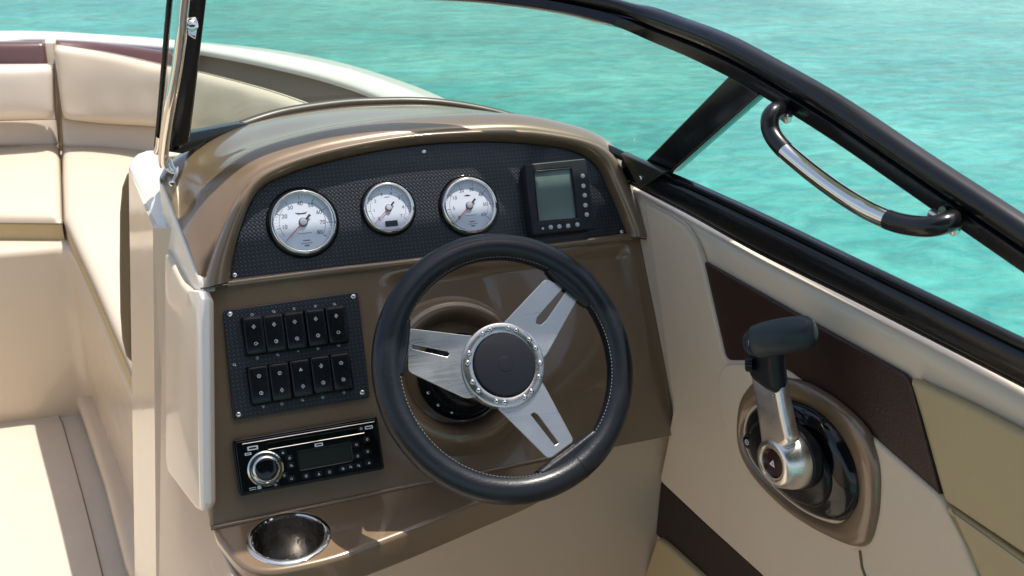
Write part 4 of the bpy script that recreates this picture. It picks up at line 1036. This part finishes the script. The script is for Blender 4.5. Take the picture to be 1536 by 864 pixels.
    # grab handle
    h = thing('grab_handle', sp(1160, 165), 'curved black grab handle with polished middle hanging from the upper windshield rail', 'grab handle')
    hp = [(1176, 163, .012), (1163, 167, .035), (1155, 178, .046), (1157, 198, .050), (1172, 220, .052), (1200, 245, .052), (1240, 276, .052), (1280, 303, .052), (1315, 322, .050), (1350, 335, .048), (1390, 340, .044), (1418, 335, .032), (1436, 326, .012)]
    P = catmull([sp(*q) for q in hp], 8)
    a, b = 24+8, 24+8+5*8-4
    rr = .0104
    i0 = min(range(len(P)), key=lambda k: (P[k]-sp(1178, 226, .052)).length); i1 = min(range(len(P)), key=lambda k: (P[k]-sp(1330, 328, .050)).length)
    tube('upper_grip', P[:i0+1], rr, M['rail'], h, seg=24)
    tube('lower_grip', P[i1:], rr, M['rail'], h, seg=24)
    tube('polished_grip', P[i0:i1+1], rr*.965, M['chrome'], h, seg=24)
    for (x, y, x2, y2) in ((1163, 157, 1190, 178), (1400, 318, 1443, 345)):
        A = sp(x, y, .012); B = sp(x2, y2, .014); d = (B-A).normalized(); q = SN.cross(d).normalized()
        solid('mount', [A-q*.006, B-q*.006, B+q*.006, A+q*.006], -SN*.010, M['cast'], h, bev=.003)
    for x, y in ((1163, 158), (1413, 315)):
        tube('mount_bolt', [sp(x, y, .004), sp(x, y, .018)], .0035, M['chrome'], h, seg=12)
build_windshield()

# ------------------------------------------------------------------ starboard side
def build_side():
    W = WALL; uv = lambda pts, w_=0: [W.uv(x, y, w_) for x, y in pts]
    t = thing('cockpit_side', W.p(.3, -.3, 0), 'cream moulded starboard cockpit side with rounded upper ledge under the black rail', 'side moulding')
    def area(p): return sum(p[k][0]*p[(k+1) % len(p)][1]-p[(k+1) % len(p)][0]*p[k][1] for k in range(len(p)))
    def ccw(p): return p if area(p) > 0 else p[::-1]
    sgn = 1 if W.ex.y < 0 else -1
    # ledge: sections along the side
    A = [(920, 254), (1000, 296), (1140, 374), (1300, 452), (1536, 572), (1750, 680), (2000, 806)]
    Bc = [(940, 288), (1010, 326), (1140, 398), (1300, 480), (1536, 606), (1750, 719), (2000, 851)]
    a = [onp(x, y, R1+W.n*(-.030), W.n) for x, y in A]; b = [onp(x, y, R1+W.n*.0, W.n) for x, y in Bc]
    a = resample(a, 60); b = resample(b, 60); rows = [[] for _ in range(9)]
    for p, q in zip(a, b):
        p = p+W.n*.0; d = q-p
        sec = [p-W.n*.03, p, p+d*.45+Vector((0, 0, .002)), p+d*.8+Vector((0, 0, .003)), q+Vector((0, 0, .001))-W.n*.003, q+Vector((0, 0, -.005))+W.n*.0005, q+Vector((0, 0, -.014))+W.n*.001, q+Vector((0, 0, -.05))+W.n*.0, Vector((q.x, q.y, .2))]
        for r_, s in zip(rows, sec): r_.append(s)
    link('side_moulding', grid_mesh(rows), M['ledge'], t)
    def pad(name, label, cat, px, w_, depth, bev, mm, rr=.006, part='pad'):
        if cat is None: th = t; part = name
        else: th = thing(name, W.p(*W.uv(*px[0], w_), w_), label, cat)
        o = ccw(rounded(uv(px, w_+depth), rr, 4))
        plate(part, o, mm, th, W.M(0, 0, w_), depth, bev, bres=4); return th
    # dark maroon inlay
    pad('inlay_panel', '', None, [(1053, 391), (1200, 474), (1357, 562), (1366, 575), (1411, 746), (1290, 640), (1180, 555), (1086, 541)], .001, .007, .003, M['maroon'], [.008, 0, .006, .006, .002, .01, .01, .006])
    pad('upholstery_panel', 'khaki vinyl panel at the right edge, aft of the maroon inlay', 'upholstery', [(1363, 567), (1450, 607), (1560, 664), (1750, 760), (1750, 960), (1560, 850), (1415, 752)], .001, .014, .006, M['vinyl_g'], .006)
    pad('upholstery_panel', 'lower khaki vinyl panel below the stitched seam at the bottom right corner', 'upholstery', [(1417, 757), (1560, 857), (1750, 970), (1750, 1150), (1520, 1150), (1470, 870)], .001, .012, .006, M['vinyl_g'], .006)
    # stitched seam between khaki panels
    s = thing('stitched_seam', W.p(*W.uv(1420, 760), .01), 'line of stitches between the two khaki panels at bottom right', 'stitching')
    bm = bmesh.new(); A0 = onp(1425, 765, R1+W.n*.0125, W.n); A1 = onp(1560, 862, R1+W.n*.0125, W.n); k = 46
    for i in range(k):
        p = A0.lerp(A1, i/k); q = A0.lerp(A1, (i+.6)/k); me = tube_mesh([p, q], .0006, seg=5); bm.from_mesh(me); bpy.data.meshes.remove(me)
    me = bpy.data.meshes.new('st'); bm.to_mesh(me); bm.free(); stuff(link('stitches', me, M['stitch'], s))
    # big beige padding
    th = thing('side_padding', W.p(*W.uv(1100, 700), 0), 'large beige padded panel round the throttle mount', 'upholstery')
    px = [(1013, 560), (1020, 500), (1040, 470), (1066, 500), (1087, 543), (1180, 556), (1290, 641), (1412, 748), (1440, 800), (1480, 900), (1560, 1150), (1400, 1150), (1146, 864), (1060, 790), (990, 721), (1000, 660)]
    px = [(966, 304), (1000, 321), (1024, 337), (1042, 362), (1053, 392), (1087, 541), (1132, 541), (1180, 556), (1290, 641), (1412, 748), (1440, 800), (1480, 900), (1560, 1150), (1400, 1150), (1146, 866), (1060, 788), (989, 721), (1000, 670), (1010, 610), (975, 358)]
    o = ccw(rounded(uv(px, .012), .012, 4)); plate('padding', o, M['vinyl_w'], th, W.M(0, 0, .0), .013, .005, bres=4)
    # softly raised roll bounding the throttle recess
    c = [(1092, 547), (1130, 550), (1180, 572), (1270, 645), (1300, 700), (1300, 780), (1286, 822), (1262, 818), (1210, 791), (1150, 745), (1108, 692), (1086, 642), (1077, 590), (1080, 560)]
    o = ccw([tuple(p.xy) for p in catmull([(*q, 0) for q in uv(c, .018)], 5, True)]); plate('padding_step', o, M['vinyl_w'], th, W.M(0, 0, .010), .0085, .0035, bres=4)
    tube('padding_seam', [onp(x, y, R1+W.n*.0135, W.n) for x, y in [(1290, 826), (1293, 850), (1310, 900)]], .0018, M['seam'], th, seg=8)
    pad('inlay_stripe', '', None, [(991, 722), (1060, 786), (1148, 864), (1300, 1010), (1200, 1010), (1058, 864), (983, 802)], .001, .006, .003, M['stripe'], [.006, 0, 0, 0, 0, 0, .006])
    pad('lower_cushion', 'rounded khaki pad below the dark stripe at the bottom edge', 'upholstery', [(984, 806), (1000, 818), (1050, 864), (1180, 1000), (955, 1000), (966, 860)], .001, .016, .007, M['vinyl_g'], .01)
    # throttle
    Wb = .012
    tt = thing('throttle_control', W.p(*W.uv(1195, 692), 0), 'side mounted throttle lever with polished arm and slate T-grip on a glossy black base', 'throttle')
    # brown mounting oval
    ov = [(1132, 566), (1165, 566), (1205, 578), (1250, 606), (1290, 645), (1308, 685), (1313, 730), (1308, 785), (1290, 822), (1240, 806), (1182, 770), (1133, 722), (1108, 678), (1104, 636), (1110, 596)]
    def mound(name, px_out, px_in, prof, mm, w0, n=96):
        O_ = resample(catmull([(*W.uv(x, y, w0), 0) for x, y in px_out]+[(*W.uv(*px_out[0], w0), 0)], 8), n)
        if px_in is None: I_ = [sum(O_, Vector())/n]*n
        else: I_ = resample(catmull([(*W.uv(x, y, w0), 0) for x, y in px_in]+[(*W.uv(*px_in[0], w0), 0)], 8), n)
        rows = []
        for f, h in prof: rows.append([W.p(*(o_.lerp(i_, f)).xy, h) for o_, i_ in zip(O_, I_)])
        me = grid_mesh(rows); bm = bmesh.new(); bm.from_mesh(me); bmesh.ops.remove_doubles(bm, verts=bm.verts, dist=1e-6); bmesh.ops.recalc_face_normals(bm, faces=bm.faces); bm.to_mesh(me); bm.free()
        return sm(link(name, me, mm, tt), 60)
    bb = [(1140, 606), (1165, 603), (1200, 612), (1235, 638), (1262, 680), (1275, 725), (1272, 760), (1255, 781), (1230, 779), (1195, 762), (1155, 728), (1125, 690), (1113, 655), (1120, 622)]
    mound('mount_plate', ov, bb, [(0, .010), (0, .015), (.05, .0195), (.16, .0225), (.4, .0235), (.75, .022), (.93, .018), (1.05, .014)], M['brown'], .022)
    mound('control_base', bb, None, [(-.02, .012), (-.02, .024), (.02, .031), (.06, .034), (.24, .040), (.26, .040)], M['black_g'], .034)
    mound('control_dome', bb, None, [(.25, .036), (.25, .043), (.27, .046), (.34, .049), (.6, .053), (1.0, .054)], M['black'], .034)
    # boss, hub, arm
    hc = W.uv(1166, 693, .085)
    Hm = W.M(hc[0], hc[1], .055)
    lathe('boss', [(.040, -.004), (.040, .006), (.037, .010), (.034, .011)], M['matte'], tt, Hm, 56)
    hub = lathe('lever_hub', [(.0370, .004), (.0380, .008), (.0365, .018), (.0315, .032), (.0285, .037), (.0260, .0390), (.0225, .0390), (.0215, .036)], M['cast'], tt, Hm, 64, 40)
    lathe('badge_ring', [(.0215, .036), (.0205, .0375), (.0185, .0375), (.0178, .035)], M['chrome'], hub, Hm, 48)
    lathe('badge', [(.0180, .0345), (.012, .0362), (0, .0368)], M['badge'], hub, Hm, 40)
    link('badge_mark', GL[6], None, hub, Hm @ Matrix.Translation((0, 0, .0370)) @ Matrix.Scale(2.0, 4), smooth=False)
    w1 = .078
    lo = uv([(1178, 655)], w1)[0]; 
    arm_px = [(1138, 668), (1136, 655), (1133, 630), (1128, 600), (1123, 572), (1119, 545), (1158, 545), (1163, 575), (1170, 612), (1177, 645), (1182, 664), (1172, 674), (1150, 674)]
    o = ccw(rounded(uv(arm_px, w1+.016), .010, 5)); plate('lever_arm', o, M['cast'], tt, W.M(0, 0, w1-.006), .020, .007, bres=5)
    # shallow spine on the arm
    # grip neck and T-grip
    nk = [(1116, 520), (1158, 520), (1158, 545), (1164, 596), (1148, 590), (1122, 570), (1113, 545)]
    o = ccw(rounded(uv(nk, w1+.018), .008, 5)); plate('grip_neck', o, M['matte'], tt, W.M(0, 0, w1-.007), .024, .010, bres=6)
    ww = .092
    pth = [onp(x, y, R1+W.n*q, W.n) for x, y, q in [(1128, 514, .110), (1133, 513, .106), (1150, 509, .100), (1175, 504, .090), (1200, 500, .078), (1214, 497, .070), (1222, 496, .066), (1226, 495.5, .064)]]
    rs = [.0135, .0188, .0208, .0210, .0202, .0185, .0140, .0055]
    P = catmull(pth, 6); rr = []
    for i in range(len(P)):
        q = i/6; k = min(len(rs)-2, int(q)); rr.append(rs[k]+(rs[k+1]-rs[k])*(q-k))
    tube('grip', P, rr, M['grip'], tt, seg=32)
    d0 = (P[0]-P[8]).normalized()
    ex = d0.cross(Vector((0, 0, 1))).normalized(); Fb = Frame(P[0]+d0*.0005, Vector((0, 0, 1)).cross(d0), Vector((0, 0, 1)))
    zz = Fb.n
    Mb = Matrix((Fb.ex, Fb.ey, d0)).transposed().to_4x4(); Mb.translation = P[0]-d0*.003
    bt = lathe('trim_button', [(.0125, 0), (.0122, .004), (.010, .006), (0, .0065)], M['black'], tt, Mb, 32)
    link('trim_mark', GL[5], None, bt, Mb @ Matrix.Translation((0, 0, .0068)) @ Matrix.Scale(1.5, 4), smooth=False)
    # lower thumb button under the trim rocker
    B2 = Mb.copy(); q = onp(1120, 548, R1+W.n*.104, W.n); B2.translation = q-d0*.003
    lathe('lock_button', [(.0085, -.004), (.0083, .003), (.007, .0045), (0, .005)], M['black'], tt, B2, 28)
    # neutral button and key on the base
    nb = W.M(*W.uv(1122, 663, .046), .042)
    b_ = lathe('neutral_button', [(.011, -.004), (.011, .003), (.009, .005), (0, .0055)], M['black_g'], tt, nb, 28)
    link('button_mark', GL[0], None, b_, nb @ Matrix.Translation((0, 0, .0057)) @ Matrix.Scale(1.6, 4), smooth=False)
M['ledge'] = mat('beige cockpit gelcoat', (.70, .58, .43), .34, coat=.6, coat_r=.1, var=.05, vscale=4)
build_side()

def build_sun_blocker():  # unseen sheet, added only to keep direct sun off the dash face
    t = thing('added_sun_blocker', (.7, 1.25, 2.2), 'narrow beige canvas sheet added out of view to keep sun off the helm console', 'light blocker')
    x0, x1, y0, y1 = .365, 1.05, 1.135, 1.36
    def P(u, v): return Vector((x0+(x1-x0)*u, y0+(y1-y0)*v, 2.20+.02*(1-(2*u-1)**2)+.012*(1-(2*v-1)**2)))
    o = link('canvas', grid_mesh([[P(i/20, j/10) for i in range(21)] for j in range(11)]), M['canvas'], t); so = o.modifiers.new('solidify', 'SOLIDIFY'); so.thickness = .006
    for v in (0, 1):
        tube('batten', [P(i/20, v)-Vector((0, 0, .010)) for i in range(21)], .008, M['chrome'], t, seg=10)
    for u in (0, 1):
        a = P(u, .5)-Vector((0, 0, .012))
        tube('arm', catmull([a+Vector((0, .1, 0)), a, Vector((a.x, .2, 2.2)), Vector((a.x*.4+.55, -.45, 2.15)), Vector((.93, -.62, 1.9)), Vector((.90, -.62, 1.085))], 6), .009, M['chrome'], t, seg=10)
def build_reflection_blocker():  # unseen dark sheet, added above and behind the camera to darken glossy reflections
    t = thing('added_reflection_blocker', (0, -.6, 2.2), 'dark brown canvas sheet added out of view over the aft cockpit to darken dash reflections', 'canopy')
    def P(u, v): return Vector((-1.0+2.0*u, -1.9+2.35*v, 2.12+.10*(1-(2*u-1)**2)+.03*math.sin(v*math.pi*3)))
    o = link('canvas', grid_mesh([[P(i/20, j/30) for i in range(21)] for j in range(31)]), M['canvas_d'], t); so = o.modifiers.new('solidify', 'SOLIDIFY'); so.thickness = .006
    for v in (0, .5, 1):
        tube('bow', [P(i/20, v)-Vector((0, 0, .012)) for i in range(21)], .011, M['chrome'], t, seg=10)
        for u, x in ((0, -1.29), (1, .90)): tube('leg', [P(u, v)-Vector((0, 0, .012)), Vector((x, -.75, 1.10))], .011, M['chrome'], t, seg=10)
M['canvas_d'] = mat('dark brown canvas', (.07, .055, .045), .9)  # dark tone picked so the glossy dash mirrors something dark
build_reflection_blocker()
M['canvas'] = mat('beige canvas', (.40, .34, .27), .85)
build_sun_blocker()
